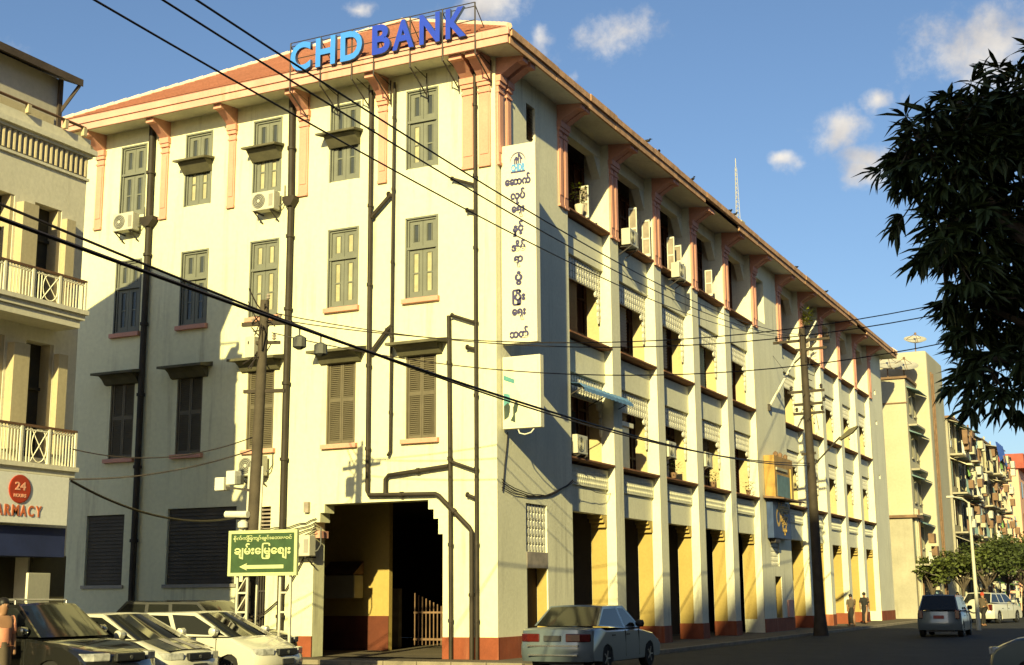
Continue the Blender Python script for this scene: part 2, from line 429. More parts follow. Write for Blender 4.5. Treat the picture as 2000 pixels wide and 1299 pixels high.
MB().quad((-15.1, 0, ZE - 0.02), (-0.3, 0, ZE - 0.02), (-0.3, 55.2, ZE - 0.02), (-15.1, 55.2, ZE - 0.02)).build('ceiling', 'interior_dark', bank)
# corbelled corners of the gateway
MB().prism([(-2.12, 4.239), (-1.661, 4.239), (-1.661, 3.30), (-1.80, 3.30), (-1.80, 3.72), (-1.95, 3.72), (-1.95, 3.98), (-2.12, 3.98)], 'y', 0.004, 0.5).build('corbel', 'plaster', bank)
MB().prism([(-5.859, 4.239), (-5.52, 4.239), (-5.52, 4.0), (-5.66, 4.0), (-5.66, 3.74), (-5.859, 3.74)], 'y', 0.004, 0.5).build('corbel', 'plaster', bank)
B(-5.90, -5.70, 0.06, 0.5, 3.30, 3.50).build('corbel', 'salmon', bank)
# gateway passage; brown inner walls are coloured dark in place of shade
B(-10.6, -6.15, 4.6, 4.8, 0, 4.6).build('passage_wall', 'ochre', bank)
B(-10.6, -6.15, 4.575, 4.599, 0, 1.05).build('dado', 'dado_shade', bank)  # shade on the dado is in its darker red
B(-10.8, -10.6, 0.5, 4.8, 0, 4.6).build('passage_wall', 'shade_brown', bank)
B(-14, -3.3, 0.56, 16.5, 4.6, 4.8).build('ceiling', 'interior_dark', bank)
B(-14, -3.3, 16.3, 16.5, 0, 4.6).build('passage_wall', 'shade_brown', bank)
B(-14.2, -14, 4.6, 16.5, 0, 4.6).build('passage_wall', 'shade_brown', bank)
B(-3.5, -3.3, 4.4, 16.3, 0, 4.6).build('passage_wall', 'shade_brown', bank)
B(-3.3, -1.45, 4.25, 4.4, 0, 4.6).build('passage_wall', 'shade_brown', bank)
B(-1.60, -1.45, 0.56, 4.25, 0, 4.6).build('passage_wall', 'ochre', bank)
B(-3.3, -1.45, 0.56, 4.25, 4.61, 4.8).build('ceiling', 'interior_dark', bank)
B(-7.05, -6.75, 6.2, 6.4, 0, 1.9).build('gate_post', 'marble', bank)
gt = MB()
for i in range(9): gt.box(-6.22 + i * 0.14, -6.19 + i * 0.14, 6.3, 6.33, 0.1, 1.75 - 0.06 * i)
gt.box(-6.24, -5.04, 6.29, 6.34, 0.25, 0.32); gt.box(-6.24, -5.04, 6.29, 6.34, 1.1, 1.16)
gt.build('gate', 'tin_rust', bank)
hb = thing('wall_cabinet', 'grey metal cabinet hung on the ochre wall inside the bank gateway', 'cabinet', (-7.75, 4.2, 1.60))
B(-0.72, 0.72, -0.25, 0.3, 0.0, 0.72).build('casing', 'concrete_wall', hb, bevel=0.03)
MB().prism([(-0.30, 0.74), (0.3, 0.74), (0.3, 1.15)], 'x', -0.55, 0.72).build('hood', 'tin_rust', hb)
# red base course
for a, b in ((-15.13, -8.25), (-7.5, -5.86), (-1.66, 0.03)):
    B(a, b, -0.03, 0.02, 0.0, 0.57).build('base_course', 'base_red', bank)
B(-1.60, -1.56, 0.03, 0.55, 0, 0.57).build('base_course', 'base_red', bank)

# ---- windows of the end wall
def casement_set(w, h, zt):
    """frame mesh, leaf meshes and panes in local coordinates (x right, y in, z up)"""
    fr = MB(); t = 0.055
    fr.box(0, t, 0.03, 0.15, 0, h); fr.box(w - t, w, 0.03, 0.15, 0, h); fr.box(t, w - t, 0.03, 0.15, h - t, h); fr.box(t, w - t, 0.03, 0.15, 0, t)
    fr.box(-0.03, w + 0.03, 0.0, 0.15, zt - 0.04, zt + 0.035)
    fr.box(-0.05, 0, -0.02, 0.05, 0, h + 0.05); fr.box(-0.05, w + 0.05, -0.02, 0.05, h, h + 0.05); fr.box(w, w + 0.05, -0.02, 0.05, 0, h)
    def leaf(x0, x1, z0, z1, midbar):
        m = MB(); s = 0.105
        m.box(x0, x0 + s, 0.07, 0.11, z0, z1); m.box(x1 - s, x1, 0.07, 0.11, z0, z1)
        m.box(x0 + s, x1 - s, 0.07, 0.11, z0, z0 + s * 1.4); m.box(x0 + s, x1 - s, 0.07, 0.11, z1 - s, z1)
        m.box(x0 + s + 0.012, x0 + s + 0.034, 0.062, 0.105, z0 + s * 1.4, z1 - s); m.box(x1 - s - 0.034, x1 - s - 0.012, 0.062, 0.105, z0 + s * 1.4, z1 - s)
        if midbar: m.box(x0 + s, x1 - s, 0.068, 0.112, (z0 + z1) / 2 - 0.02, (z0 + z1) / 2 + 0.02)
        p = MB().quad((x0 + s, 0.095, z0 + s), (x1 - s, 0.095, z0 + s), (x1 - s, 0.095, z1 - s), (x0 + s, 0.095, z1 - s))
        return m, p
    g_ = 0.006
    L = []
    for k, (z0, z1, mb_) in enumerate(((zt + 0.04, h - t, False), (t, zt - 0.045, True))):
        L.append(leaf(t + g_, w / 2 - g_, z0, z1, mb_)); L.append(leaf(w / 2 + g_, w - t - g_, z0, z1, mb_))
    return fr.mesh('window', 'window_green'), [(a.mesh('sash', 'window_green'), b) for a, b in L]
CURT = {('3', 0): 'dddd', ('3', 1): 'ddcc', ('3', 2): 'ddcc', ('3', 3): 'dddd', ('3', 4): 'ddcd',
        ('2', 0): 'dddd', ('2', 1): 'dddd', ('2', 2): 'cccc', ('2', 3): 'cccc', ('2', 4): 'ddcc'}
for row, (z0, z1), zt in (('3', ROW3, 1.43), ('2', ROW2, 1.47)):
    fm, leaves = casement_set(0.975, z1 - z0, zt)
    pm = {c: [p.mesh('pane', 'glass_curtain' if c == 'c' else 'glass_dark') for _, p in leaves] for c in 'cd'}
    for i, (a, b) in enumerate(COLS):
        wo = link('window', fm, bank, (a, 0.0, z0))
        for k, (sm, _) in enumerate(leaves):
            so = link('sash', sm, wo); link('pane', pm[CURT[(row, i)][k]][k], wo)
            if row == '2' and i in (1, 4) and k in (1, 3) and i == 1: so.location.y = 0.01
        if row == '2':
            MB().prism([(0.10, 0.0), (-0.13, -0.02), (-0.13, -0.15), (0.10, -0.17)], 'x', -0.11, 1.085).build('sill', 'salmon', wo)
def shutter_mesh(x0, x1, z0, z1):
    m = MB(); s = 0.05
    m.box(x0, x0 + s, 0.06, 0.10, z0, z1); m.box(x1 - s, x1, 0.06, 0.10, z0, z1)
    zm = z0 + (z1 - z0) * 0.52
    for a, b in ((z0, z0 + 0.09), (zm - 0.06, zm + 0.06), (z1 - 0.07, z1)): m.box(x0 + s, x1 - s, 0.06, 0.10, a, b)
    for a, b in ((z0 + 0.09, zm - 0.06), (zm + 0.06, z1 - 0.07)):
        n = int((b - a) / 0.055)
        for k in range(n):
            z = a + (k + 0.15) * (b - a) / n
            m.quad((x0 + s, 0.055, z), (x1 - s, 0.055, z), (x1 - s, 0.095, z + 0.047), (x0 + s, 0.095, z + 0.047))
    return m
h1 = ROW1[1] - ROW1[0]
fm = MB(); fm.box(0, 0.04, 0.03, 0.15, 0, h1); fm.box(0.935, 0.975, 0.03, 0.15, 0, h1); fm.box(0.04, 0.935, 0.03, 0.15, h1 - 0.05, h1); fm.quad((0, 0.14, 0), (0.975, 0.14, 0), (0.975, 0.14, h1), (0, 0.14, h1))
fm = fm.mesh('window', 'shutter')
sms = [shutter_mesh(0.045, 0.483, 0.01, h1 - 0.06).mesh('shutter', 'shutter'), shutter_mesh(0.492, 0.93, 0.01, h1 - 0.06).mesh('shutter', 'shutter')]
def hood_meshes(w):
    a = MB().prism([(0.02, 0.02), (-0.58, -0.03), (-0.58, 0.045), (0.02, 0.16)], 'x', -0.36, w + 0.36)
    b = MB().prism([(0.0, 0.0), (0.0, -0.30), (-0.10, -0.28), (-0.24, -0.12), (-0.40, -0.025)], 'x', -0.20, w + 0.20)
    return a.mesh('hood', 'hood'), b.mesh('hood_bracket', 'hood')
hm = hood_meshes(0.975)
sill_m = MB().prism([(0.10, 0.0), (-0.13, -0.02), (-0.13, -0.14), (0.10, -0.15)], 'x', -0.11, 1.085).mesh('sill', 'salmon')
for i, (a, b) in enumerate(COLS):
    wo = link('window', fm, bank, (a, 0.0, ROW1[0]))
    for s_ in sms: link('shutter', s_, wo)
    link('sill', sill_m, wo)
    link('hood', hm[0], wo, (0, 0, h1 + 0.12)); link('hood_bracket', hm[1], wo, (0, 0, h1 + 0.12))
for i in (1, 2, 3):      # weathered hoods half way up three of the top windows
    a = COLS[i][0]
    MB().prism([(0.02, 0.06), (-0.52, -0.03), (-0.52, 0.03), (0.02, 0.13)], 'x', a - 0.14 - 0.1 * (i == 3), a + 1.12).build('hood', 'hood', bank, (0, 0, 15.18))
    MB().prism([(0.0, 0.05), (0.0, -0.32), (-0.06, -0.32), (-0.38, -0.01)], 'x', a - 0.05, a + 1.03).build('hood_bracket', 'hood', bank, (0, 0, 15.16))
# ground floor shutters, barred door, vent
for a, b, c, d in G_WIN:
    wo = B(a, b, 0.10, 0.16, c, d).build('roller_shutter', 'roller', bank)
    m = MB(); z = c + 0.04
    while z < d: m.box(a + 0.03, b - 0.03, 0.07, 0.10, z, z + 0.07); z += 0.11
    m.build('slat', 'roller', wo, kind='stuff')
    B(a - 0.08, b + 0.08, -0.06, 0.05, c - 0.1, c).build('sill', 'concrete_wall', wo)
do = B(-8.25, -7.5, 0.16, 0.2, 0.06, 2.3).build('door', 'interior_dark', bank)
m = MB()
for i in range(8): m.box(-8.2 + i * 0.09, -8.17 + i * 0.09, 0.10, 0.13, 0.06, 2.3)
for z in (0.4, 1.1, 1.8): m.box(-8.25, -7.5, 0.09, 0.14, z, z + 0.05)
m.build('grille', 'steel_dark', do)
m = MB()
for i in range(6): m.box(-7.78, -7.38, 0.02, 0.14, 3.58 + i * 0.11, 3.63 + i * 0.11)
m.build('vent', 'marble', bank)

# ---- salmon pilasters and eave brackets of the end wall
def pilaster(a, b, side, z0=13.55, sub=True):
    """strip on the top floor with capital and scroll bracket up to the fascia"""
    if side == 'A':
        def bx(m, u0, u1, d0, d1, c0, c1): return m.box(u0, u1, -d1, -d0, c0, c1)
        ax = 'x'
    else:
        def bx(m, u0, u1, d0, d1, c0, c1): return m.box(d0, d1, u0, u1, c0, c1)
        ax = 'y'
    m = MB(); bx(m, a, b, -0.01, 0.055, z0, 15.95)
    p = m.build('pilaster', 'salmon', bank)
    m = MB(); bx(m, a + 0.05, b - 0.05, 0.055, 0.075, z0 + 0.32, 15.62); m.build('raised_panel', 'salmon', p)
    m = MB(); bx(m, a - 0.02, b + 0.02, -0.01, 0.09, 15.70, 15.76); bx(m, a - 0.03, b + 0.03, -0.01, 0.11, 15.90, 16.02); bx(m, a - 0.05, b + 0.05, -0.01, 0.15, 16.02, 16.20)
    m.build('capital', 'salmon', p)
    m = MB(); bx(m, a - 0.01, b + 0.01, -0.01, 0.085, z0 - 0.05, z0 + 0.03); m.build('foot', 'salmon', p)
    s = -1 if side == 'A' else 1
    prof = [(0.0, 16.20), (s * 0.15, 16.20), (s * 0.36, 16.33), (s * 0.66, 16.50), (s * 0.84, 16.50), (s * 0.84, 16.66), (0.0, 16.74)]
    if side == 'A': m = MB().prism(prof, 'x', a - 0.01, b + 0.01)
    else: m = MB().prism(prof, 'y', a - 0.01, b + 0.01)
    m.build('bracket', 'salmon', p)
for a, b in ((-14.76, -14.46), (-12.03, -11.75), (-9.34, -9.07), (-6.66, -6.33), (-3.84, -3.55), (-1.03, -0.65), (-0.50, -0.14)):
    pilaster(a, b, 'A')

# ---- eaves, fascia, roof
XW, YS, XE, YN = -16.0, -0.95, 0.90, 56.1
so = MB(); so.out = (0, 0, -1)
so.quad((-15.1, 0, ZE), (0, 0, ZE), (XE, YS, 16.64), (XW, YS, 16.64)); so.quad((0, 0, ZE), (0, 55.2, ZE), (XE, YN, 16.64), (XE, YS, 16.64)); so.quad((-0.9, 0, ZE), (0, 0, ZE), (0, 55.2, ZE), (-0.9, 55.2, ZE))
so.quad((-15.1, 0, ZE), (-15.1, 55.2, ZE), (XW, YN, 16.64), (XW, YS, 16.64)); so.quad((-15.1, 55.2, ZE), (0, 55.2, ZE), (XE, YN, 16.64), (XW, YN, 16.64))
so.build('soffit', 'soffit', bank)
fa = MB()
fa.box(XW, XE, YS - 0.05, YS + 0.03, 16.62, 16.84); fa.box(XW - 0.03, XE + 0.05, YS - 0.10, YS + 0.03, 16.845, 17.06)
fa.build('fascia', 'salmon_fascia', bank, bevel=0.01)
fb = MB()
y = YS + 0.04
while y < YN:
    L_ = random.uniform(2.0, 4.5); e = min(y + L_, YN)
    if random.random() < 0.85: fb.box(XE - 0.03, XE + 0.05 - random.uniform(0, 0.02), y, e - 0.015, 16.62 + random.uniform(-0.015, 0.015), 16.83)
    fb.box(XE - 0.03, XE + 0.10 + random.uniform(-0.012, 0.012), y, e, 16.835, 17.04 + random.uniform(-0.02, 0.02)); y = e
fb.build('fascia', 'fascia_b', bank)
fw = MB(); fw.box(XW - 0.08, XW, YS, YN, 16.62, 17.05); fw.build('fascia', 'salmon_fascia', bank)
ZR = 22.4
ro = MB(); ro.out = (0, 0, 1); R1, R2 = (-7.55, 7.5, ZR), (-7.55, 47.6, ZR)
cs = [(XW - 0.06, YS - 0.08, 17.065), (XE + 0.06, YS - 0.08, 17.065), (XE + 0.06, YN, 17.065), (XW - 0.06, YN, 17.065)]
ro.quad(cs[0], cs[1], R1); ro.quad(cs[1], cs[2], R2, R1); ro.quad(cs[2], cs[3], R2); ro.quad(cs[3], cs[0], R1, R2)
rf = ro.build('roof', 'roof', bank)
m = MB()
for p, q in ((cs[0], R1), (cs[1], R1), (R1, R2), (cs[2], R2), (cs[3], R2)):
    p, q = Vector(p), Vector(q); n = int((q - p).length / 0.45)
    for k in range(n):
        a = p.lerp(q, k / n); b = p.lerp(q, (k + 0.97) / n); m.tube([a, b], [0.10, 0.125], 6)
m.build('ridge_cap', 'ridge', rf)
# tiled relief: low battens down the front slope
m = MB()
A0, A1 = Vector(cs[0]), Vector(cs[1]); ap = Vector(R1)
for k in range(1, 34):
    t = k / 34; a = A0.lerp(ap, t); b = A1.lerp(ap, t); m.bar(a + Vector((0, -0.012, 0.012)), b + Vector((0, -0.012, 0.012)), 0.05, 0.02)
m.build('tile_course', 'roof', rf, kind='stuff')

# ---- pipes on the end wall
def pipe(pts, r, collars=True):
    m = MB(); m.tube(pts, r, 10)
    for a, b in zip(pts, pts[1:]):
        a, b = Vector(a), Vector(b); L_ = (b - a).length
        if collars and L_ > 1.2:
            n = max(1, int(L_ / 2.0))
            for k in range(n):
                c = a.lerp(b, (k + 0.5) / n); d = (b - a).normalized() * 0.045
                m.tube([c - d, c + d], r * 1.35, 10)
    return m.build('downpipe', 'pipe', bank, smooth=40)
YP = -0.13
hp = pipe([(-12.39, YP, 16.7), (-12.36, YP, 13.5)], 0.105)
pipe([(-12.36, YP, 13.5), (-12.36, YP, 0.0)], 0.10)
MB().prism([(-12.60, 13.60), (-12.60, 13.48), (-12.46, 13.28), (-12.26, 13.28), (-12.07, 13.48), (-12.07, 13.60)], 'y', -0.30, -0.02).build('hopper', 'pipe', hp)
hp = pipe([(-6.91, YP, 16.7), (-6.86, YP, 13.4)], 0.10)
pipe([(-6.86, YP, 13.4), (-6.88, YP, 0.0)], 0.095)
MB().prism([(-7.06, 13.50), (-7.06, 13.38), (-6.95, 13.2), (-6.77, 13.2), (-6.64, 13.38), (-6.64, 13.50)], 'y', -0.30, -0.02).build('hopper', 'pipe', hp)
pipe([(-4.05, YP, 16.4), (-4.01, YP, 4.55), (-3.96, YP, 4.43), (-1.82, YP, 4.38), (-1.72, YP, 4.33), (-0.76, YP - 0.03, 3.44), (-0.70, YP - 0.03, 3.34), (-0.70, YP - 0.03, 0.0)], 0.062)
pipe([(-3.25, YP, 16.5), (-3.28, YP, 5.62), (-3.32, YP, 5.55), (-3.36, YP, 5.5)], 0.042)
pipe([(-1.42, YP, 9.3), (-1.36, YP, 4.0), (-1.34, YP, 0.0)], 0.055)
pipe([(-0.585, YP, 16.4), (-0.57, YP, 8), (-0.555, YP, 0.0)], 0.05)
pipe([(-3.42, YP, 4.43), (-3.42, YP, 4.84), (-3.33, YP, 4.95), (-1.42, YP, 5.12)], 0.06)
for a, b, r_ in (((-3.99, 12.50), (-3.36, 13.06), 0.06), ((-3.96, 8.47), (-3.36, 9.14), 0.06), ((-1.34, 13.27), (-0.6, 12.98), 0.045), ((-1.34, 9.31), (-0.6, 9.03), 0.045),
                 ((-1.36, 5.24), (-0.58, 4.96), 0.045), ((-0.86, 12.27), (-0.58, 12.20), 0.05), ((-0.86, 8.36), (-0.58, 8.28), 0.05), ((-0.86, 4.32), (-0.56, 4.20), 0.05),
                 ((-3.44, 13.10), (-3.26, 13.02), 0.06), ((-3.44, 9.06), (-3.26, 9.2), 0.06)):
    m = MB().tube([(a[0], YP, a[1]), (b[0], YP, b[1])], r_, 8); m.tube([(a[0], YP, a[1]), (a[0] + 0.05, YP, a[1] + (b[1] - a[1]) * 0.06)], r_ * 1.5, 8)
    m.build('pipe_branch', 'pipe', bank, smooth=40)
# cable bundle along the wall to the gateway
def wave(p, q, n, sag, jit):
    p, q = Vector(p), Vector(q); out = []
    for k in range(n + 1):
        t = k / n; v = p.lerp(q, t); v.z -= sag * 4 * t * (1 - t); v.z += random.uniform(-jit, jit); out.append(v)
    return out
m = MB()
for k in range(5):
    m.tube(wave((-7.9, -0.1 - 0.02 * k, 3.62 - 0.06 * k), (-5.75, -0.06, 3.82 - 0.09 * k), 12, 0.10 + 0.04 * k, 0.025), 0.017, 5)
m.build('wall_cable', 'wire', bank)
m = MB().tube(wave((-8.0, -0.08, 0.95), (-6.9, -0.08, 1.6), 6, 0.05, 0.02) + wave((-6.9, -0.08, 1.6), (-5.8, -0.08, 3.3), 6, 0.05, 0.02)[1:], 0.022, 5); m.build('wall_cable', 'wire', bank)
B(-6.15, -6.0, -0.12, 0.0, 4.02, 4.32).build('junction_box', 'marble', bank)

# ================================================================== street side with loggias and arcade
def bw(name, mat, *bxs, parent=bank, **k):
    m = MB()
    for b in bxs: m.box(*b)
    return m.build(name, mat, parent, **k)
# corner pavilion, centre pavilion, end pavilion
PAV = [(0.0, 5.0, [(1.76, 3.16, 2.84, 4.18), (1.80, 3.18, 0.0, 2.40), (2.04, 2.66, 14.9, 16.05)]),
       (25.5, 30.5, [(26.9, 28.3, 2.85, 4.10), (27.45, 28.55, 0.0, 2.40), (26.4, 27.6, 13.9, 15.9)]),
       (51.0, 55.2, [(52.7, 53.1, 13.9, 14.2), (52.7, 53.1, 12.0, 12.25), (52.7, 53.1, 8.6, 8.85)])]
for y0, y1, hs in PAV:
    sheet(MB(), 'B', 0.0, y0, y1, 0.0, ZE, hs, 0.35).build('wall', 'plaster_b', bank)
    for yy, s in ((y0, 1), (y1, -1)):
        if yy > 0.1: B(-0.88, -0.02, yy, yy + s * 0.3, 0.0, ZE - 0.03).build('pier', 'plaster_b', bank)
    B(0.0, 0.03, max(y0, -0.03), y1, 0.0, 0.57).build('base_course', 'base_red', bank)
    for h in hs: MB().quad((-0.36, h[0], h[2]), (-0.36, h[1], h[2]), (-0.36, h[1], h[3]), (-0.36, h[0], h[3])).build('backing', 'shade_brown', bank)
B(-0.33, 0.012, 1.80, 3.16, 2.405, 2.835).build('plaque', 'marble', bank)
B(-0.33, -0.02, 27.4, 28.6, 2.405, 2.845).build('plaque', 'plaster_b', bank)
for (y0, y1, z0, z1) in ((1.80, 3.18, 0.57, 2.40), (27.45, 28.55, 0.57, 2.40)):
    B(-0.34, -0.04, y1 - 0.012, y1 - 0.002, z0, z1).build('door_jamb', 'ochre', bank)
# pierced grille units: little waisted blocks between rails
def grille(cells, u0, z0, du, dz, x, name='grille', parent=bank, depth=0.07, loc=None):
    m = MB()
    for i, j in cells:
        cu, cz = u0 + (i + 0.5) * du, z0 + (j + 0.5) * dz; a, b = du * 0.36, dz * 0.46
        prof = [(0.35, -1), (1.0, -0.45), (1.0, 0.45), (0.35, 1)]
        ring = [(cu + a * s, cz + b * t) for s, t in prof] + [(cu - a * s, cz + b * t) for s, t in reversed(prof)]
        m.prism(ring, 'x', x - depth, x)
    return m
pg = grille([(i, j) for i in range(7) for j in range(6)], 1.76, 2.84, 0.2, 0.223, -0.05)
for j in range(7): pg.box(-0.11, -0.06, 1.76, 3.16, 2.84 + j * 0.2225, 2.855 + j * 0.2225)
pg.build('grille', 'white_paint', bank, kind='stuff')
pg = grille([(i, j) for i in range(7) for j in range(6)], 26.9, 2.85, 0.2, 0.208, -0.05); pg.build('grille', 'white_paint', bank, kind='stuff')
pg = MB()
for k in range(12): pg.quad((-0.06, 2.04, 14.92 + k * 0.094), (-0.06, 2.66, 14.92 + k * 0.094), (-0.14, 2.66, 15.0 + k * 0.094), (-0.14, 2.04, 15.0 + k * 0.094))
pg.build('louvre', 'dark_wood', bank)
PIERS = [(8.5 + 4.25 * k, 9.25 + 4.25 * k) for k in range(4)] + [(34.0 + 4.25 * k, 34.75 + 4.25 * k) for k in range(4)]
pier_m = B(-0.88, 0, 0, 0.75, 0, ZE - 0.02).mesh('pier', 'plaster_b')
base_m = B(-0.90, 0.025, -0.02, 0.77, 0, 0.57).mesh('base_course', 'base_red')
for a, b in PIERS:
    link('pier', pier_m, bank, (0, a, 0)); link('base_course', base_m, bank, (0, a, 0))
for a in (4.25, 25.5, 29.75, 51.0):     # pilaster pairs on the pavilion edges and the piers
    pilaster(a + 0.05, a + 0.33, 'B', 13.5); pilaster(a + 0.42, a + 0.70, 'B', 13.5)
for a, b in PIERS:
    pilaster(a + 0.05, a + 0.33, 'B', 13.5); pilaster(a + 0.42, a + 0.70, 'B', 13.5)
pilaster(0.10, 0.42, 'B', 13.6); pilaster(0.62, 0.92, 'B', 13.6)
BAYS = [5.0 + 4.25 * k for k in range(5)] + [30.5 + 4.25 * k for k in range(5)]
WB = 3.5
T = {}
T['lintel_panel'] = (B(-0.6, -0.30, 0, WB, 4.18, 4.98).mesh('lintel_panel', 'plaster_b'))
T['ledge'] = (B(-0.6, -0.235, 0, WB, 4.985, 5.60).mesh('ledge', 'plaster_b'))
rl = MB()
for i in range(20):
    for j in range(3):
        cy, cz = 0.12 + (i + 0.5 * (j % 2)) * 0.165, 5.10 + j * 0.16; 
        if cy + 0.07 > WB - 0.05: continue
        k = len(rl.v); rl.v += [(-0.234, cy - 0.065, cz), (-0.234, cy, cz - 0.07), (-0.234, cy + 0.065, cz), (-0.234, cy, cz + 0.07), (-0.205, cy, cz)]
        rl.f += [(k, k + 1, k + 4), (k + 1, k + 2, k + 4), (k + 2, k + 3, k + 4), (k + 3, k, k + 4)]
T['relief'] = rl.mesh('relief', 'plaster_b')
def sill(z): return MB().prism([(-0.75, z), (-0.10, z), (0.02, z - 0.03), (0.02, z - 0.08), (-0.06, z - 0.12), (-0.75, z - 0.12)], 'y', 0.004, WB - 0.004)
for nm, z in (('s1', 5.81), ('s2', 9.70), ('s3', 13.65)): T[nm] = sill(z).mesh('sill', 'sill_red')
T['p2'] = B(-0.6, -0.27, 0, WB, 8.50, 9.505).mesh('spandrel_panel', 'plaster_b')
T['p3'] = B(-0.6, -0.27, 0, WB, 12.30, 13.455).mesh('spandrel_panel', 'plaster_b')
hd = MB(); hd.box(-0.6, -0.27, 0, WB, 16.25, ZE - 0.03)
hd.prism([(0, 16.25), (0, 15.55), (0.55, 16.25)], 'x', -0.6, -0.30); hd.prism([(WB, 16.25), (WB, 15.55), (WB - 0.55, 16.25)], 'x', -0.6, -0.30)
T['head'] = hd.mesh('window_head', 'plaster_b')
def corbel(s0):
    cb = MB(); ring = [(0, 4.18), (0.48, 4.18), (0.48, 4.06), (0.33, 4.06), (0.33, 3.93), (0.18, 3.93), (0.18, 3.78), (0, 3.78)]
    return cb.prism([(u if s0 == 0 else WB - u, z - 0.001) for u, z in ring], 'x', -0.8, -0.31)
T['corbel'] = corbel(0).mesh('corbel', 'ochre'); T['corbel2'] = corbel(1).mesh('corbel', 'ochre')
for nm, zt in (('g1', 8.45), ('g2', 12.25)):
    cells = [(i, j) for i in range(16) for j in (-1, -2, -3)] + [(i, -4) for i in (0, 1, 14, 15)] + [(i, j) for i in (0, 15) for j in (-5, -6, -7)]
    gm = grille(cells, 0.07, zt, 0.21, 0.225, -0.36)
    for j in range(4): gm.box(-0.44, -0.37, 0, WB, zt - j * 0.225 - 0.012, zt - j * 0.225 + 0.012)
    for u in (0.10, WB - 0.30): gm.box(-0.44, -0.37, u, u + 0.2, zt - 4 * 0.225 - 0.012, zt - 4 * 0.225 + 0.012)
    for u in (0.175, WB - 0.175): gm.prism([(u - 0.1, zt - 7 * 0.225), (u + 0.1, zt - 7 * 0.225), (u, zt - 7.8 * 0.225)], 'x', -0.43, -0.37)
    T[nm] = gm.mesh('grille', 'white_paint')
T['jg'] = B(-0.87, -0.33, WB - 0.012, WB - 0.004, 0.57, 4.17).mesh('jamb', 'ochre')
T['j1'] = B(-0.87, -0.45, WB - 0.012, WB - 0.004, 5.82, 8.49).mesh('jamb', 'cream_jamb')
T['j2'] = B(-0.87, -0.45, WB - 0.012, WB - 0.004, 9.71, 12.29).mesh('jamb', 'cream_jamb')
# wooden screens at the back of the loggias: posts, rails and dark louvred leaves
sc = MB()
for k in range(6): sc.box(-1.66, -1.58, k * 0.69, k * 0.69 + 0.07, 0, 3.0)
for z in (0.0, 0.95, 2.2, 2.93): sc.box(-1.65, -1.59, 0, WB, z, z + 0.08)
T['screen'] = sc.mesh('loggia_screen', 'dark_wood')
for n_, y in enumerate(BAYS):
    L_ = (0, y, 0)
    for k in ('lintel_panel', 'ledge', 's1', 's2', 's3', 'p2', 'p3', 'head', 'corbel', 'corbel2', 'jg', 'j1', 'j2'):
        link(T[k].name.split('.')[0], T[k], bank, L_)
    for k in ('relief', 'g1', 'g2'): link(T[k].name.split('.')[0], T[k], bank, L_, kind='stuff')
    for z in (5.6, 9.5, 13.5): link('loggia_screen', T['screen'], bank, (0, y, z))
for z0, z1 in ((4.95, 5.55), (9.2, 9.50), (13.1, 13.44)): B(-3.3, -0.62, 4.7, 51.2, z0, z1).build('floor_slab', 'plaster_b', bank)
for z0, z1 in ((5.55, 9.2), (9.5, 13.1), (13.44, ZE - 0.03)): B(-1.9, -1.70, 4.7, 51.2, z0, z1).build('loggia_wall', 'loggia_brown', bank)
for z0 in (5.55, 9.5, 13.44): 
    for yy in (25.55, 30.25): B(-1.7, -0.88, yy, yy + 0.2, z0, z0 + 3.2).build('loggia_wall', 'loggia_brown', bank)
B(-3.3, -3.1, 4.7, 51.2, 0, 4.95).build('arcade_wall', 'shade_brown', bank)  # arcade walls coloured dark to imitate the shade inside
B(-3.1, -0.4, 4.5, 4.72, 0, 4.95).build('arcade_wall', 'shade_brown', bank)
B(-3.1, -0.4, 51.2, 51.4, 0, 4.95).build('arcade_wall', 'shade_brown', bank)
B(-3.1, -1.2, 27.9, 28.1, 0, 4.95).build('arcade_wall', 'shade_brown', bank)
# casement leaves standing open on the top floor
lf = MB(); lf.box(0, 0.05, 0, 0.04, 0, 1.5); lf.box(0.45, 0.5, 0, 0.04, 0, 1.5); lf.box(0.05, 0.45, 0, 0.04, 0, 0.12); lf.box(0.05, 0.45, 0, 0.04, 1.43, 1.5); lf.box(0.05, 0.45, 0.005, 0.035, 0.7, 0.76)
lf = lf.mesh('casement_leaf', 'white_paint'); lp = MB().quad((0.05, 0.02, 0.12), (0.45, 0.02, 0.12), (0.45, 0.02, 1.43), (0.05, 0.02, 1.43)).mesh('pane', 'marble')
for y in (6.6, 11.0, 12.3, 15.0, 15.8, 19.6, 36.0):
    q = link('casement_leaf', lf, bank, (-0.25, y, 13.66), math.radians(random.uniform(-14, 4))); q.scale = (0.6, 1, random.uniform(0.7, 1.0)); link('pane', lp, q)
# blue corrugated awning in the first bay
aw = MB(); n = 26
for k in range(n):
    y0, y1 = 5.0 + k * 4.1 / n, 5.0 + (k + 1) * 4.1 / n; r0, r1 = 0.03 * (k % 2), 0.03 * ((k + 1) % 2)
    aw.quad((-0.25, y0, 8.05 + r0), (-0.25, y1, 8.05 + r1), (0.30, y1, 7.98 + r1), (0.30, y0, 7.98 + r0)); aw.quad((0.30, y0, 7.98 + r0), (0.30, y1, 7.98 + r1), (0.46, y1, 7.84 + r1), (0.46, y0, 7.84 + r0))
    aw.quad((0.46, y0, 7.84 + r0), (0.46, y1, 7.84 + r1), (0.47, y1, 7.72 + r1), (0.47, y0, 7.72 + r0))
ao = aw.build('awning', 'awning_blue', bank); ao['label'] = 'blue corrugated awning over a first-floor window'
for yy in (5.05, 7.0, 8.95): MB().bar((-0.26, yy, 7.55), (0.40, yy, 7.86), 0.03).build('strut', 'steel_dark', ao)
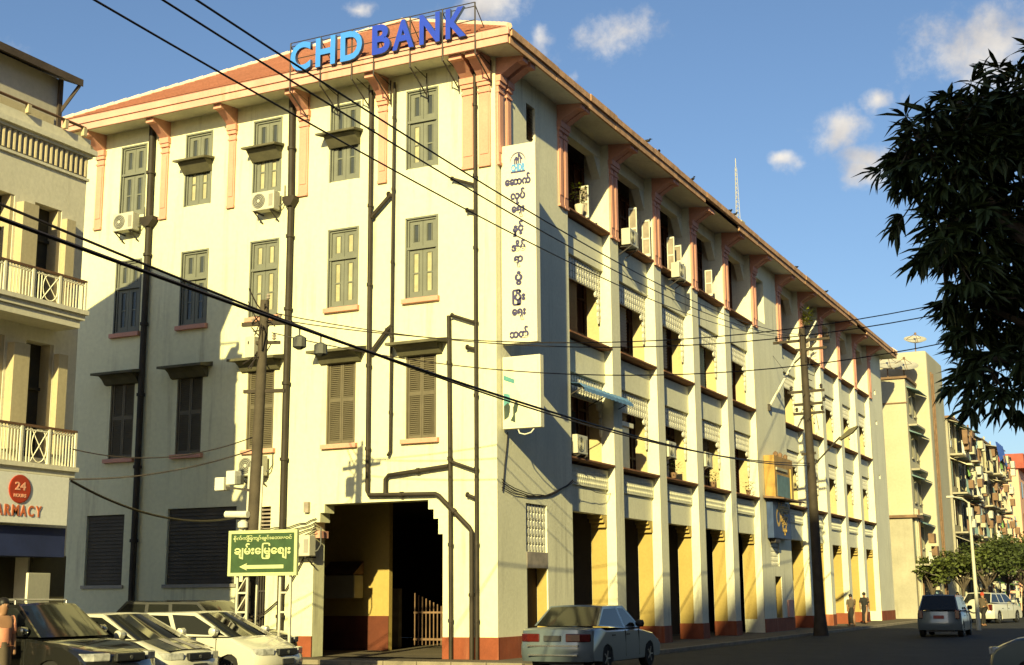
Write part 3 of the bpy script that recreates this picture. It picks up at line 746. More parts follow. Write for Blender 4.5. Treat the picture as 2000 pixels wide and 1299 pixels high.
# curtains and partitions behind the first-floor openings
for y, w_, mt in ((5.9, 0.10, 'white_paint'), (6.2, 0.5, 'interior_dark'), (10.1, 0.35, 'cream_jamb'), (10.6, 0.75, 'glass_curtain'), (14.2, 1.2, 'concrete_wall'), (18.4, 1.2, 'concrete_wall')):
    B(-0.62, -0.58, y, y + w_, 5.82, 7.35).build('partition', mt, bank)
B(-0.60, -0.50, 9.4, 11.6, 7.35, 7.5).build('partition', 'white_paint', bank)
rb = random.Random(4)
for n_, y in enumerate(BAYS):
    for zt in (8.42, 12.22):
        if rb.random() < 0.55:
            a_ = y + rb.uniform(0.1, 1.3); b_ = min(a_ + rb.uniform(1.0, 2.2), y + WB - 0.1); d_ = rb.uniform(0.5, 1.9); mt = rb.choice(['dark_wood', 'shade_brown', 'concrete_wall', 'cream_jamb', 'tin_teal'])
            m = MB(); k = 0
            while k * 0.11 < d_: m.prism([(-0.66, zt - 0.7 - k * 0.11), (-0.63, zt - 0.61 - k * 0.11), (-0.65, zt - 0.60 - k * 0.11)], 'y', a_, b_); k += 1
            m.build('blind', mt, bank, kind='stuff')
            B(-0.70, -0.62, a_ - 0.03, b_ + 0.03, zt - 0.62, zt - 0.55).build('blind_rail', 'dark_wood', bank)
# louvred shutter in the fifth bay
m = MB()
for k in range(22): m.quad((-0.32, 22.0, 5.85 + k * 0.12), (-0.32, 23.3, 5.85 + k * 0.12), (-0.42, 23.3, 5.95 + k * 0.12), (-0.42, 22.0, 5.95 + k * 0.12))
m.box(-0.44, -0.30, 22.62, 22.70, 5.82, 8.4); m.build('shutter', 'dark_wood', bank)
# roof-top stair tower and aerial
am = B(-3.3, -2.7, 34.0, 34.6, 18.8, 20.9).build('chimney', 'apt_cream', bank)
aer = thing('antenna_mast', 'thin lattice radio mast standing above the street-side roof edge', 'antenna', (-3.0, 34.3, 20.9))
m = MB()
for a in range(3):
    t = a * 2.094; m.tube([(0.13 * math.cos(t), 0.13 * math.sin(t), 0), (0.05 * math.cos(t), 0.05 * math.sin(t), 3.0)], 0.011, 4)
for k in range(12):
    z = k * 0.25; c = 0.13 - 0.08 * z / 3; 
    for a in range(3):
        t, t2 = a * 2.094, (a + 1) * 2.094; m.tube([(c * math.cos(t), c * math.sin(t), z), (c * math.cos(t2), c * math.sin(t2), z + 0.2)], 0.010, 3)
m.tube([(0, 0, 3.0), (0, 0, 3.5)], 0.02, 4); m.build('lattice', 'ac_white', aer)
# wires sagging over the corner pavilion wall
m = MB()
for k in range(3): m.tube(wave((0.04, 0.2, 4.5 + 0.12 * k), (0.03, 5.0, 5.0 + 0.03 * k), 12, 0.35 + 0.06 * k, 0.03), 0.014, 4)
m.tube(wave((0.03, 0.25, 4.4), (0.03, 0.6, 6.0), 8, 0, 0.04), 0.014, 4)
m.tube(wave((0.03, 5.0, 5.02), (-0.19, 9.0, 4.9), 10, 0.12, 0.02), 0.012, 4); m.build('wall_cable', 'wire', bank)
B(0.0, 0.10, 29.3, 30.1, 0.60, 1.35).build('meter_box', 'pink', bank)
# flagpole on the centre pavilion
fp = thing('flagpole', 'white flagpole leaning out over the street from the centre of the long facade', 'flagpole', (0, 27.6, 10.0))
MB().tube([(0.02, 0, 0.0), (2.3, 0.4, 3.9)], [0.06, 0.035], 8).build('pole', 'white_paint', fp, smooth=40)
B(-0.0, 0.12, -0.12, 0.12, -0.15, 0.15).build('bracket', 'steel_dark', fp)
MB().tube([(0.0, 1.2, 2.6), (0.9, 0.1, 1.5)], 0.012, 4).build('stay', 'steel_dark', fp)

# ================================================================== signs on the bank
rs = thing('rooftop_sign', 'large blue CHD BANK letters on a thin steel frame along the roof edge', 'sign', (-3.2, -1.08, 16.6))
fr = MB(); ox, oz = 3.2, -16.6
PX = [-6.33, -5.25, -4.15, -3.40, -2.18, -1.12, -0.08]
for x in PX: fr.tube([(x + ox, 0.02, 16.42 + oz), (x + ox, 0.02, 17.98 + oz)], 0.022, 6)
for z in (16.98, 17.45, 17.86, 17.98): fr.tube([(PX[0] + ox, 0.02, z + oz), (PX[-1] + ox, 0.02, z + oz)], 0.014, 6)
fr.build('frame', 'steel_dark', rs)
for x in PX:
    for a_, b_, r_ in (((0.05, 16.45), (0.97, 15.95), 0.022), ((0.30, 16.56), (1.0, 16.45), 0.015), ((0.98, 15.85), (0.98, 16.6), 0.02), ((0.02, 17.9), (0.8, 17.25), 0.015)):
        MB().tube([(x + ox, a_[0], a_[1] + oz), (x + ox, b_[0], b_[1] + oz)], r_, 5).build('brace', 'steel_dark', rs)
LET = [('C', -6.24, -5.52, 'letter_cyan'), ('H', -5.34, -4.65, 'letter_cyan'), ('D', -4.47, -3.72, 'letter_cyan'), ('B', -3.38, -2.78, 'letter_blue'),
       ('A', -2.70, -1.98, 'letter_blue'), ('N', -1.80, -1.14, 'letter_blue'), ('K', -0.95, -0.30, 'letter_blue')]
for ch, a, b, mt in LET:
    o = text('letter', ch, 1.2, mt, rs, ((a + b) / 2 + ox, -0.05, 17.43 + oz), FACE_A, 0.06, 0.035, b - a, 0.90)
    o.data.materials.append(MATS['letter_side'])
    for p in o.data.polygons:
        if abs(p.normal.z) < 0.5: p.material_index = 1
vs = thing('vertical_sign', 'tall white projecting sign with a column of dark Burmese lettering and blue emblem', 'sign', (0.0, 0.28, 8.42))
B(0.03, 1.10, 0.0, 0.26, 0.0, 5.70).build('panel', 'sign_white', vs, bevel=0.012)
for z in (0.6, 2.8, 5.0): B(-0.05, 0.03, 0.08, 0.16, z, z + 0.1).build('bracket', 'steel_dark', vs)
ROWS = [('ေဆာက်', 13.08, 0.80), ('လုပ်', 12.60, 0.46), ('ေရး', 12.15, 0.40), ('နှင့်', 11.66, 0.34), ('အိမ်', 11.17, 0.44), ('ရာ', 10.72, 0.28), ('ပွံ', 10.24, 0.24), ('ြပိုး', 9.70, 0.40), ('ေရး', 9.22, 0.42), ('ဘဏ်', 8.72, 0.58)]
for s_, z, w_ in ROWS:
    text('glyph', s_, 0.29, 'sign_navy', vs, (0.56, -0.012, z - 8.42), FACE_A, 0.012, 0.014, width=w_)
em = MB()
for k in range(12):
    t0, t1 = math.pi * (0.06 + 0.88 * k / 12), math.pi * (0.06 + 0.88 * (k + 1) / 12)
    th = lambda t: 0.012 + 0.02 * math.sin(t)
    P_ = lambda t, r_: (0.56 + r_ * math.cos(t), -0.006, 5.16 + r_ * 1.15 * math.sin(t))
    em.quad(P_(t0, 0.23), P_(t1, 0.23), P_(t1, 0.23 + th(t1)), P_(t0, 0.23 + th(t0)))
em.box(0.34, 0.79, -0.01, -0.002, 4.86, 4.905)
for a, b, c, d in ((0.45, 0.49, 5.10, 5.28), (0.51, 0.55, 5.10, 5.33), (0.57, 0.60, 5.10, 5.40), (0.63, 0.66, 5.12, 5.32)): em.box(a, b, -0.01, -0.002, c, d)
em.quad((0.55, -0.007, 5.38), (0.60, -0.007, 5.44), (0.72, -0.007, 5.24), (0.68, -0.007, 5.22)); em.quad((0.44, -0.0065, 5.24), (0.50, -0.0065, 5.34), (0.62, -0.0065, 5.26), (0.58, -0.0065, 5.20))
em.build('emblem', 'sign_navy', vs)
text('emblem_letters', 'CHDB', 0.25, 'sign_skyblue', vs, (0.565, -0.008, 5.01), FACE_A, 0.006, 0.012, 0.42, 0.22)
pb = thing('poster_box', 'square white light box with a teal and black poster below the vertical sign', 'sign', (0.0, 0.28, 6.08))
B(0.04, 1.18, 0.0, 0.22, 0.0, 1.98).build('casing', 'sign_white', pb, bevel=0.01)
B(0.075, 1.12, -0.006, -0.002, 0.06, 1.93).build('poster', 'poster_cream', pb)
def flat(pts, mat, d, par, nm='print'): return MB().prism(pts, 'y', -d, -d - 0.002).build(nm, mat, par)
flat([(0.08, 1.48), (0.08, 1.34), (0.40, 1.22), (0.40, 1.34)], 'poster_teal', 0.008, pb)
flat([(0.08, 0.98), (0.26, 0.94), (0.28, 0.72), (0.08, 0.50)], 'poster_teal', 0.008, pb)
flat([(0.08, 0.62), (0.20, 0.72), (0.27, 0.62), (0.26, 0.45), (0.22, 0.32), (0.09, 0.24)], 'poster_dark', 0.011, pb)
flat([(0.36, 0.58), (0.44, 0.76), (0.52, 0.66), (0.48, 0.46), (0.42, 0.40), (0.42, 0.16), (0.28, 0.22), (0.36, 0.36)], 'poster_dark', 0.012, pb)
flat([(0.36, 1.90), (1.10, 1.90), (1.10, 0.10), (1.02, 0.10), (0.40, 1.22)], 'sign_white', 0.008, pb)
flat([(0.2, 1.62), (0.36, 1.60), (0.36, 1.615), (0.2, 1.635)], 'pink', 0.011, pb)
m = MB(); m.tube([(0.45, 0.1, 0.0), (0.52, 0.05, -0.13), (0.68, 0.05, -0.17), (0.86, 0.05, -0.13), (0.95, 0.1, 0.0)], 0.018, 6); m.build('hanging_cable', 'white_paint', pb)
# gold and blue signboards at the middle of the street side
gs = thing('gold_signboard', 'weathered gold-framed signboard with small roof over the centre entrance', 'sign', (0.0, 26.3, 5.75))
B(0.02, 0.50, 0.0, 3.2, 0.05, 1.95).build('panel', 'gold_panel', gs, bevel=0.02)
B(0.50, 0.515, 0.35, 2.5, 0.15, 1.1).build('painting', 'tin_teal', gs)
B(0.50, 0.56, 0.2, 2.0, 1.30, 1.42).build('rail', 'apt_cream', gs)
B(0.50, 0.56, 2.6, 2.75, 0.15, 1.5).build('post', 'ochre', gs)
MB().prism([(0.02, 0.05), (0.95, -0.03), (0.95, 0.03), (0.02, 0.15)], 'y', -0.3, 3.5).build('ledge', 'tin_rust', gs)
for k, (yy, zz) in enumerate(((1.2, 1.95), (2.0, 1.95), (2.9, 1.95))): MB().lathe([(0.02, 0), (0.10, 0.08), (0.12, 0.2), (0.03, 0.28)], 8, (0.25, yy, zz)).build('finial', 'tin_rust', gs)
bs = thing('blue_signboard', 'dark blue signboard with gold emblem and rows of gold Burmese lettering', 'sign', (0.0, 26.4, 4.05))
B(0.02, 0.32, 0.0, 3.0, 0.0, 1.62).build('panel', 'sign_blue', bs, bevel=0.02)
B(0.05, 0.28, 0.4, 1.2, -0.18, 0.0).build('bracket', 'steel_dark', bs)
m = MB()
for k in range(16):
    t0, t1 = 2 * math.pi * k / 16, 2 * math.pi * (k + 1) / 16
    P_ = lambda t, r_: (0.325, 0.85 + r_ * math.cos(t), 0.95 + r_ * 1.2 * math.sin(t)); m.quad(P_(t0, 0.22), P_(t1, 0.22), P_(t1, 0.36), P_(t0, 0.36))
m.build('emblem', 'gold', bs)
for k, (s_, z) in enumerate((('ြပည်ေထာင်စု', 1.40), ('သမ္မတ', 1.17), ('ြမန်မာ', 0.94), ('နိုင်ငံ', 0.70), ('ဘဏ်', 0.46), ('၁', 0.24))):
    text('glyph', s_, 0.26, 'gold', bs, (0.33, 1.85, z), FACE_B, 0.006, 0.012, width=(1.9, 1.3, 1.2, 0.9, 0.7, 0.2)[k])

# ================================================================== air conditioners
def ac(loc, rz, label, w=0.82, h=0.58):
    t = thing('air_conditioner', label, 'air conditioner', loc, rz, 'outdoor air conditioner units on the bank walls')
    B(-w / 2, w / 2, -0.16, 0.16, 0.08, 0.08 + h).build('casing', 'ac_white', t, bevel=0.02)
    m = MB(); cz = 0.08 + h * 0.5; R_ = h * 0.40
    m.lathe([(R_, -0.17), (R_, -0.162)], 20, (-w * 0.18, 0, cz), 'y'); m.build('fan_opening', 'ac_dark', t)
    m = MB()
    for k in range(1, 5):
        r_ = R_ * k / 4.5
        m.tube([(-w * 0.18 + r_ * math.cos(2 * math.pi * j / 16), -0.176, cz + r_ * math.sin(2 * math.pi * j / 16)) for j in range(17)], 0.006, 4)
    m.lathe([(0.05, -0.182), (0.05, -0.17)], 10, (-w * 0.18, 0, cz), 'y'); m.build('fan_guard', 'ac_white', t)
    B(w * 0.27, w * 0.45, -0.166, -0.160, cz - 0.2, cz + 0.18).build('vent', 'concrete_wall', t)
    m = MB()
    for s in (-1, 1): m.bar((s * w * 0.36, -0.2, 0.05), (s * w * 0.36, 0.32, 0.05), 0.04); m.bar((s * w * 0.36, -0.16, 0.04), (s * w * 0.36, 0.30, -0.22), 0.03)
    m.build('bracket', 'steel_dark', t)
    m = MB().tube([(w / 2, 0.1, 0.2), (w / 2 + 0.07, 0.16, 0.25), (w / 2 + 0.1, 0.26, 0.4), (w / 2 + 0.08, 0.28, 0.9)], 0.02, 6); m.build('hose', 'ac_dark', t)
    return t
ac((-13.15, -0.30, 13.12), 0, 'air conditioner unit below the leftmost top-floor window of the sunlit wall')
ac((-7.66, -0.30, 13.05), 0, 'air conditioner unit below the third top-floor window of the sunlit wall')
ac((-7.85, -0.30, 5.05), 0, 'air conditioner unit under a shuttered window, behind the leaning utility pole')
ac((-6.10, -0.30, 2.70), 0, 'low air conditioner unit on the wall just right of the green direction sign')
QB = math.pi / 2
ac((-0.05, 5.62, 5.80), QB, 'air conditioner unit under the blue awning, standing on the first-floor sill')
ac((0.25, 9.75, 13.30), QB, 'air conditioner unit on the top floor beside the second window of the street side')
ac((0.22, 14.9, 13.25), QB, 'air conditioner unit on the top floor beside the third window of the street side')
ac((-0.15, 14.2, 6.45), QB, 'air conditioner unit in the third first-floor opening of the street side')
ac((-0.15, 18.5, 6.45), QB, 'air conditioner unit in the fourth first-floor opening of the street side')
pp = thing('potted_plant', 'potted plant with bright green leaves on a top-floor window sill', 'plant', (-0.1, 6.2, 13.66))
MB().lathe([(0.10, 0), (0.17, 0.32), (0.15, 0.34)], 12).build('pot', 'pot', pp)
m = MB()
for k in range(70):
    a, r_, z = random.uniform(0, 6.28), random.uniform(0.02, 0.30), random.uniform(0.4, 1.05); c = Vector((r_ * math.cos(a), r_ * math.sin(a), z)); d = Vector((math.cos(a), math.sin(a), random.uniform(-0.5, 0.6))).normalized() * 0.13; s = d.cross(Vector((0, 0, 1))).normalized() * 0.035
    m.quad(c - s * 0.2, c + d * 0.5 - s, c + d, c + d * 0.5 + s)
m.build('foliage', 'leaf_bright', pp)
MB().tube([(0, 0, 0.3), (0.02, 0.03, 0.95)], 0.02, 5).build('stem', 'bark', pp)
for k, (y_, z_, lb_) in enumerate(((14.6, 5.82, 'small plant on the third first-floor sill of the street side'), (19.3, 5.82, 'small plant on the fourth first-floor sill of the street side'), (24.2, 5.82, 'small plant on the fifth first-floor sill beside the gold signboard'))):
    pl_ = thing('potted_plant', lb_, 'plant', (-0.12, y_, z_)); MB().lathe([(0.08, 0), (0.12, 0.2), (0.10, 0.21)], 10).build('pot', 'tin_rust', pl_)
    m = MB()
    for q_ in range(80):
        a, r_, z = random.uniform(0, 6.28), random.uniform(0.02, 0.38), random.uniform(0.22, 0.6); c = Vector((r_ * math.cos(a) * 0.6, r_ * math.sin(a) * 1.5, z)); d = Vector((math.cos(a), math.sin(a), random.uniform(-0.5, 0.6))).normalized() * 0.14; s = d.cross(Vector((0, 0, 1))).normalized() * 0.03
        m.quad(c - s * 0.2, c + d * 0.5 - s, c + d, c + d * 0.5 + s)
    m.build('foliage', 'leaf_far', pl_)
wp = thing('wall_plant', 'yellow-green weed growing under the eaves above the flagpole', 'plant', (0.35, 34.6, 15.0))
m = MB()
for k in range(120):
    a, r_, z = random.uniform(0, 6.28), random.uniform(0.02, 0.55), random.uniform(0.1, 0.9); c = Vector((r_ * math.cos(a) * 0.5, r_ * math.sin(a), z)); d = Vector((math.cos(a), math.sin(a), random.uniform(-0.5, 0.6))).normalized() * 0.24; s = d.cross(Vector((0, 0, 1))).normalized() * 0.06
    m.quad(c - s * 0.2, c + d * 0.5 - s, c + d, c + d * 0.5 + s)
m.build('foliage', 'leaf_bright', wp); MB().tube([(-0.34, 0, -0.2), (0, 0, 0.6)], 0.03, 5).build('stem', 'bark', wp)
# crows on the gutter
for i, (y, rz, lb) in enumerate(((9.9, 0.4, 'crow on the gutter above the second street-side window, left of its pair'), (11.1, 2.0, 'crow on the gutter above the second street-side window, right of its pair'), (14.8, -0.6, 'single crow on the gutter above the third street-side bay'),
                                 (19.6, 1.2, 'crow on the gutter above the fourth bay, left one of two close together'), (20.2, 0.2, 'crow on the gutter above the fourth bay, right one of two close together'), (30.5, 2.4, 'lone crow on the gutter above the centre of the long facade'), (36.5, 0.8, 'farthest crow on the gutter, beyond the flagpole'))):
    c = thing('crow', lb, 'bird', (0.93, y, 17.06), rz, 'crows perched along the gutter')
    c.scale = (0.62, 0.62, 0.62)
    MB().lathe([(0.01, -0.26), (0.035, -0.16), (0.075, -0.04), (0.085, 0.05), (0.06, 0.13), (0.02, 0.17)], 8, (0, 0, 0.15), 'x').build('body', 'crow', c, smooth=60)
    m = MB().lathe([(0.012, -0.06), (0.05, -0.02), (0.05, 0.03), (0.02, 0.07), (0.004, 0.15)], 8, (0.16, 0, 0.24), 'x'); m.build('head', 'crow', c, smooth=60)
    for s in (-0.03, 0.03): MB().tube([(0, s, 0), (0, s, 0.1)], 0.008, 4).build('leg', 'crow', c)

# ================================================================== building on the left
XL, YL = -6.5, -8.9
lb = thing('pharmacy_building', 'beige balconied building with fluted cornice at the left edge, pharmacy on its ground floor', 'building', (0, 0, 0))
YB = -24.0
hs = []
y = -9.75
for k in range(5): hs.append((y - 0.72 - 1.3 * k - 0.0, y - 1.3 * k, 0, 0))
UP = [(-10.45, -9.62), (-12.6, -11.05), (-14.9, -13.2), (-17.5, -15.5)]
holes = [(a, b, 8.2, 10.55, 0.35) for a, b in UP] + [(a, b, 4.75, 7.35, 0.35) for a, b in UP] + [(-23.0, -10.0, 0.0, 3.0, 0.5)]
sheet(MB(), 'B', XL, YB, YL, 0.0, 12.2, holes, 0.35).build('wall', 'lb_wall', lb)
w = MB(); w.quad((XL, YL, 0), (-13.5, YL, 0), (-13.5, YL, 12.2), (XL, YL, 12.2)); w.quad((-13.5, YL, 0), (-13.5, YB, 0), (-13.5, YB, 12.2), (-13.5, YL, 12.2)); w.quad((XL, YB, 0), (-13.5, YB, 0), (-13.5, YB, 12.2), (XL, YB, 12.2))
w.quad((XL, YL, 12.2), (-13.5, YL, 12.2), (-13.5, YB, 12.2), (XL, YB, 12.2)); w.build('wall', 'lb_wall', lb)
B(-7.4, -7.2, YB + 0.2, YL - 0.2, 0, 12.1).build('inner_wall', 'lb_dark', lb)
# parapet, cornice and fluted frieze
bw('parapet', 'lb_wall', (XL - 0.25, XL + 0.02, YB, YL + 0.05, 12.24, 12.52), parent=lb)
bw('cornice', 'lb_wall', (XL - 0.2, XL + 0.16, YB, YL + 0.16, 12.12, 12.245), (XL - 0.2, XL + 0.08, YB, YL + 0.08, 12.04, 12.12), parent=lb)
bw('cornice', 'lb_wall', (XL - 0.1, XL + 0.05, YB, YL + 0.05, 11.47, 11.53), parent=lb)
rib = MB().prism([(XL, 0.0), (XL + 0.045, 0.02), (XL + 0.06, 0.06), (XL + 0.045, 0.10), (XL, 0.12)], 'z', 11.56, 12.02).mesh('flute', 'lb_cream')
y = YL - 0.14
while y > -15.5: link('flute', rib, lb, (0, y, 0)); y -= 0.158
# lit plaster columns and jambs of the openings
for z0, z1 in ((8.2, 10.55), (4.75, 7.35)):
    for a, b in UP:
        B(XL - 0.30, XL - 0.02, b - 0.10, b - 0.004, z0, z1).build('jamb', 'lb_cream', lb)
        B(XL - 0.33, XL - 0.31, a, b, z0, z1).build('dark_door', 'lb_dark', lb)
        B(XL - 0.31, XL - 0.24, a, a + 0.05, z0, z1).build('door_frame', 'lb_rail', lb); B(XL - 0.31, XL - 0.24, a, b, z0 + 1.55, z0 + 1.62).build('door_frame', 'lb_dark', lb)
for z0, z1 in ((8.3, 10.55), (4.85, 7.35)):
    for yy in (-10.98, -13.1): B(XL - 0.02, XL + 0.22, yy, yy + 0.45, z0, z1 - 0.15).build('column', 'lb_cream', lb)
    B(XL - 0.02, XL + 0.16, -9.60, -9.32, z0, z1 - 0.2).build('column', 'lb_cream', lb)
# balconies
XB = -5.72
def balcony(zs, zr, ye):
    bw('balcony_slab', 'lb_wall', (XL, XB, YB, ye, zs - 0.13, zs), (XL, XB + 0.06, YB, ye + 0.06, zs, zs + 0.10), parent=lb)
    B(XL, XB - 0.05, YB, ye - 0.1, zs - 0.32, zs - 0.13).build('balcony_beam', 'lb_wall', lb)
    B(XB - 0.05, XB + 0.02, YB, ye, zr - 0.05, zr).build('handrail', 'lb_handrail', lb)
    B(XL, XB, ye - 0.06, ye, zr - 0.05, zr).build('handrail', 'lb_handrail', lb)
    B(XB - 0.03, XB, YB, ye, zr - 0.13, zr - 0.10).build('rail', 'lb_rail', lb)
    bm = B(XB - 0.025, XB, -0.012, 0.012, zs + 0.10, zr - 0.05).mesh('baluster', 'lb_rail')
    pm = B(XB - 0.05, XB + 0.02, -0.03, 0.03, zs + 0.10, zr - 0.04).mesh('rail_post', 'lb_rail')
    y = ye - 0.03; k = 0
    while y > -13.2:
        if k % 9 == 0: link('rail_post', pm, lb, (0, y, 0))
        elif 9 < k < 15:
            if k == 12:
                m = MB(); zc = (zs + 0.1 + zr - 0.05) / 2; h_ = (zr - zs - 0.2) / 2
                for s in (-1, 1):
                    m.tube([(XB - 0.012, y + 0.22 * s * math.cos(t), zc + h_ * math.sin(t)) for t in [math.pi * j / 10 - math.pi / 2 for j in range(11)]], 0.012, 4)
                    m.tube([(XB - 0.012, y + 0.24 * s, zc - h_), (XB - 0.012, y - 0.24 * s, zc + h_)], 0.012, 4)
                m.build('rail_ornament', 'lb_rail', lb)
        else: link('baluster', bm, lb, (0, y, 0))
        y -= 0.088; k += 1
balcony(8.0, 8.80, -9.5); balcony(4.42, 5.34, -9.55)
for y, z in ((-10.2, 7.86), (-11.4, 7.86), (-10.6, 4.28)): B(-6.0, -5.85, y, y + 0.28, z - 0.05, z - 0.005).build('lamp_fitting', 'white_paint', lb)
# terrace rail and penthouse
m = MB(); m.tube([(-6.42, YB, 12.73), (-6.42, -9.1, 12.73)], 0.035, 6); m.tube([(-6.42, -9.1, 12.73), (-7.6, -9.05, 12.73)], 0.03, 6); m.build('terrace_rail', 'lb_handrail', lb)
for y in (-9.15, -9.75, -10.9, -12.2): B(-6.47, -6.37, y - 0.05, y + 0.05, 12.52, 12.72).build('rail_post', 'lb_cream', lb)
B(-12.8, -7.1, YB, -9.35, 12.2, 14.0).build('penthouse_wall', 'lb_penthouse', lb)
B(-7.12, -7.06, YB, -9.5, 12.22, 12.98).build('penthouse_dado', 'lb_cream', lb)
B(-7.16, -7.04, -9.40, -9.28, 12.2, 14.0).build('post', 'lb_roof', lb)
MB().bar((-7.1, -9.32, 13.15), (-6.75, -9.05, 13.9), 0.07).build('brace', 'lb_roof', lb)
rf2 = MB(); 
rf2.prism([(-6.70, 13.88), (-6.70, 14.06), (-9.95, 15.46), (-13.2, 14.06), (-13.2, 13.88), (-9.95, 15.28)], 'y', YB, -8.98); rf2.build('roof', 'lb_roof', lb)
MB().prism([(-7.1, 14.0), (-9.95, 15.22), (-12.8, 14.0)], 'y', -9.5, -9.36).build('gable', 'lb_penthouse', lb)
# ground floor: blue fascia, shutters, board
B(XL - 0.2, -5.85, YB, -9.6, 2.55, 3.18).build('shop_fascia', 'shop_blue', lb)
B(XL - 0.45, XL - 0.38, -23, -10.0, 0, 3.0).build('shop_front', 'lb_dark', lb)
B(-6.52, -6.42, -9.95, -8.95, 0, 2.6).build('shop_pillar', 'lb_dark', lb)
ps = thing('pharmacy_sign', 'white signboard reading 24 HOURS PHARMACY in red below the balcony', 'sign', (-5.70, -9.72, 3.22))
B(-0.12, 0.0, -8.0, 0.0, 0.0, 1.06).build('panel', 'sign_pale', ps, bevel=0.01)
MB().lathe([(0.30, 0.0), (0.30, 0.02), (0.28, 0.025)], 28, (0.002, -1.42, 0.72), 'x').build('disc', 'pharm_red', ps)
text('letter', '24', 0.30, 'pharm_pink', ps, (0.03, -1.42, 0.78), FACE_B, 0.004, 0.006, 0.30, 0.17)
text('letter', 'HOURS', 0.15, 'pharm_pink', ps, (0.03, -1.42, 0.58), FACE_B, 0.004, 0.003, 0.34, 0.075)
for i, ch in enumerate('PHARMACY'): text('letter', ch, 0.36, 'pharm_text', ps, (0.008, -2.36 + i * 0.215, 0.27), FACE_B, 0.006, 0.008, 0.165 if ch != 'M' else 0.19, 0.235)
for yy in (-0.2, -1.4, -2.6): B(-0.08, -0.05, yy, yy + 0.05, 1.06, 1.25).build('hanger', 'steel_dark', ps)
bd = thing('leaning_board', 'blank pale board leaning beside the pharmacy entrance behind the parked cars', 'board', (-5.9, -9.95, 0.0), 0.15)
B(-0.03, 0.03, -0.75, 0.0, 0.6, 2.2).build('board', 'sign_white', bd, bevel=0.01)
for yy in (-0.7, -0.1): B(-0.02, 0.02, yy, yy + 0.05, -0.05, 0.6).build('leg', 'steel_dark', bd)

# ================================================================== green direction sign
gsn = thing('direction_sign', 'green Burmese direction sign with left arrow on white lattice posts', 'sign', (-2.07, -7.46, -0.10), math.radians(5))
B(-0.86, 0.86, -0.03, 0.03, 2.24, 3.20).build('panel', 'sign_green', gsn)
for b_ in ((-0.88, 0.88, 3.15, 3.22), (-0.88, 0.88, 2.22, 2.29), (-0.88, -0.81, 2.29, 3.15), (0.81, 0.88, 2.29, 3.15)): B(b_[0], b_[1], -0.045, 0.04, b_[2], b_[3]).build('border', 'sign_letter', gsn)
text('lettering', 'စိုက်ကြိုေကျာ်ချင်းေဘးမဝင်', 0.2, 'sign_letter', gsn, (0.0, -0.04, 3.04), FACE_A, 0.006, 0.003, 1.50, 0.14)
text('lettering', 'ချမ်းေြမ့ေစျး', 0.5, 'sign_letter', gsn, (0.0, -0.04, 2.76), FACE_A, 0.006, 0.014, 1.44, 0.36)
MB().prism([(-0.58, 2.42), (-0.38, 2.50), (-0.40, 2.455), (0.55, 2.455), (0.55, 2.375), (-0.40, 2.375), (-0.38, 2.34)], 'y', -0.046, -0.031).build('arrow', 'sign_letter', gsn)
for px in (-0.55, 0.55):
    m = MB()
    for s in (-0.13, 0.13): m.box(px + s - 0.025, px + s + 0.025, 0.04, 0.09, 0, 3.1)
    for k in range(7): m.box(px - 0.13, px + 0.13, 0.05, 0.08, 0.15 + 0.42 * k, 0.19 + 0.42 * k)
    if px < 0:
        for k in range(7): m.bar((px - 0.12, 0.065, 0.19 + 0.42 * k), (px + 0.12, 0.065, 0.55 + 0.42 * k), 0.025)
    m.build('post', 'steel_white', gsn)

# ================================================================== utility poles
p1 = thing('utility_pole', 'leaning brown utility pole beside the green direction sign, tangled with fittings', 'utility pole', (-2.80, -7.0, -0.1))
TOP1 = Vector((0.26, -0.03, 8.6))
def along(z, dx=0, dy=0): t = z / 8.6; return (TOP1.x * t + dx, TOP1.y * t + dy, z)
MB().tube([along(0), along(4.5), along(8.6)], [0.15, 0.13, 0.105], 12).build('pole', 'pole_wood', p1, smooth=40)
for dx in (-0.19, 0.18): MB().tube([along(0.5, dx), along(4.7, dx)], 0.03, 6).build('conduit', 'steel_white', p1)
for q_ in ((8.05, -0.55, 0.65, 0.09), (7.6, -0.35, 0.35, 0.07), (6.45, -0.40, 0.55, 0.08)): MB().bar(along(q_[0], q_[1], -0.1), along(q_[0], q_[2], 0.2), q_[3]).build('crossarm', 'pole_dark', p1)
m = MB()
for k in range(26):
    a = random.uniform(0, 6.28); z0 = random.uniform(7.2, 8.4); z1 = z0 + random.uniform(-0.5, 0.7); r_ = random.uniform(0.15, 0.5)
    p = Vector(along(z0)); q = Vector(along(z1)) + Vector((r_ * math.cos(a), r_ * math.sin(a), 0)); mid = p.lerp(q, 0.5) + Vector((0, 0, random.uniform(-0.25, 0.25)))
    m.tube([p, mid, q], 0.016, 4)
m.build('fitting_wires', 'wire', p1)
for k, (dx, z) in enumerate(((-0.35, 8.08), (0.05, 8.62), (0.42, 8.10), (-0.28, 7.62), (0.28, 7.64))):
    MB().lathe([(0.02, 0), (0.05, 0.03), (0.03, 0.07), (0.05, 0.1), (0.02, 0.15)], 8, along(z, dx, 0.05)).build('insulator', 'marble', p1)
def pbox(nm, z0, z1, x0, x1, y0, y1, mt): 
    c = along((z0 + z1) / 2); B(c[0] + x0, c[0] + x1, c[1] + y0, c[1] + y1, z0, z1).build(nm, mt, p1, bevel=0.015)
pbox('metal_box', 7.25, 7.75, -0.42, -0.16, -0.12, 0.12, 'ac_white')
MB().bar(along(4.15), along(4.25, -0.75, -0.1), 0.05).build('arm', 'steel_dark', p1)
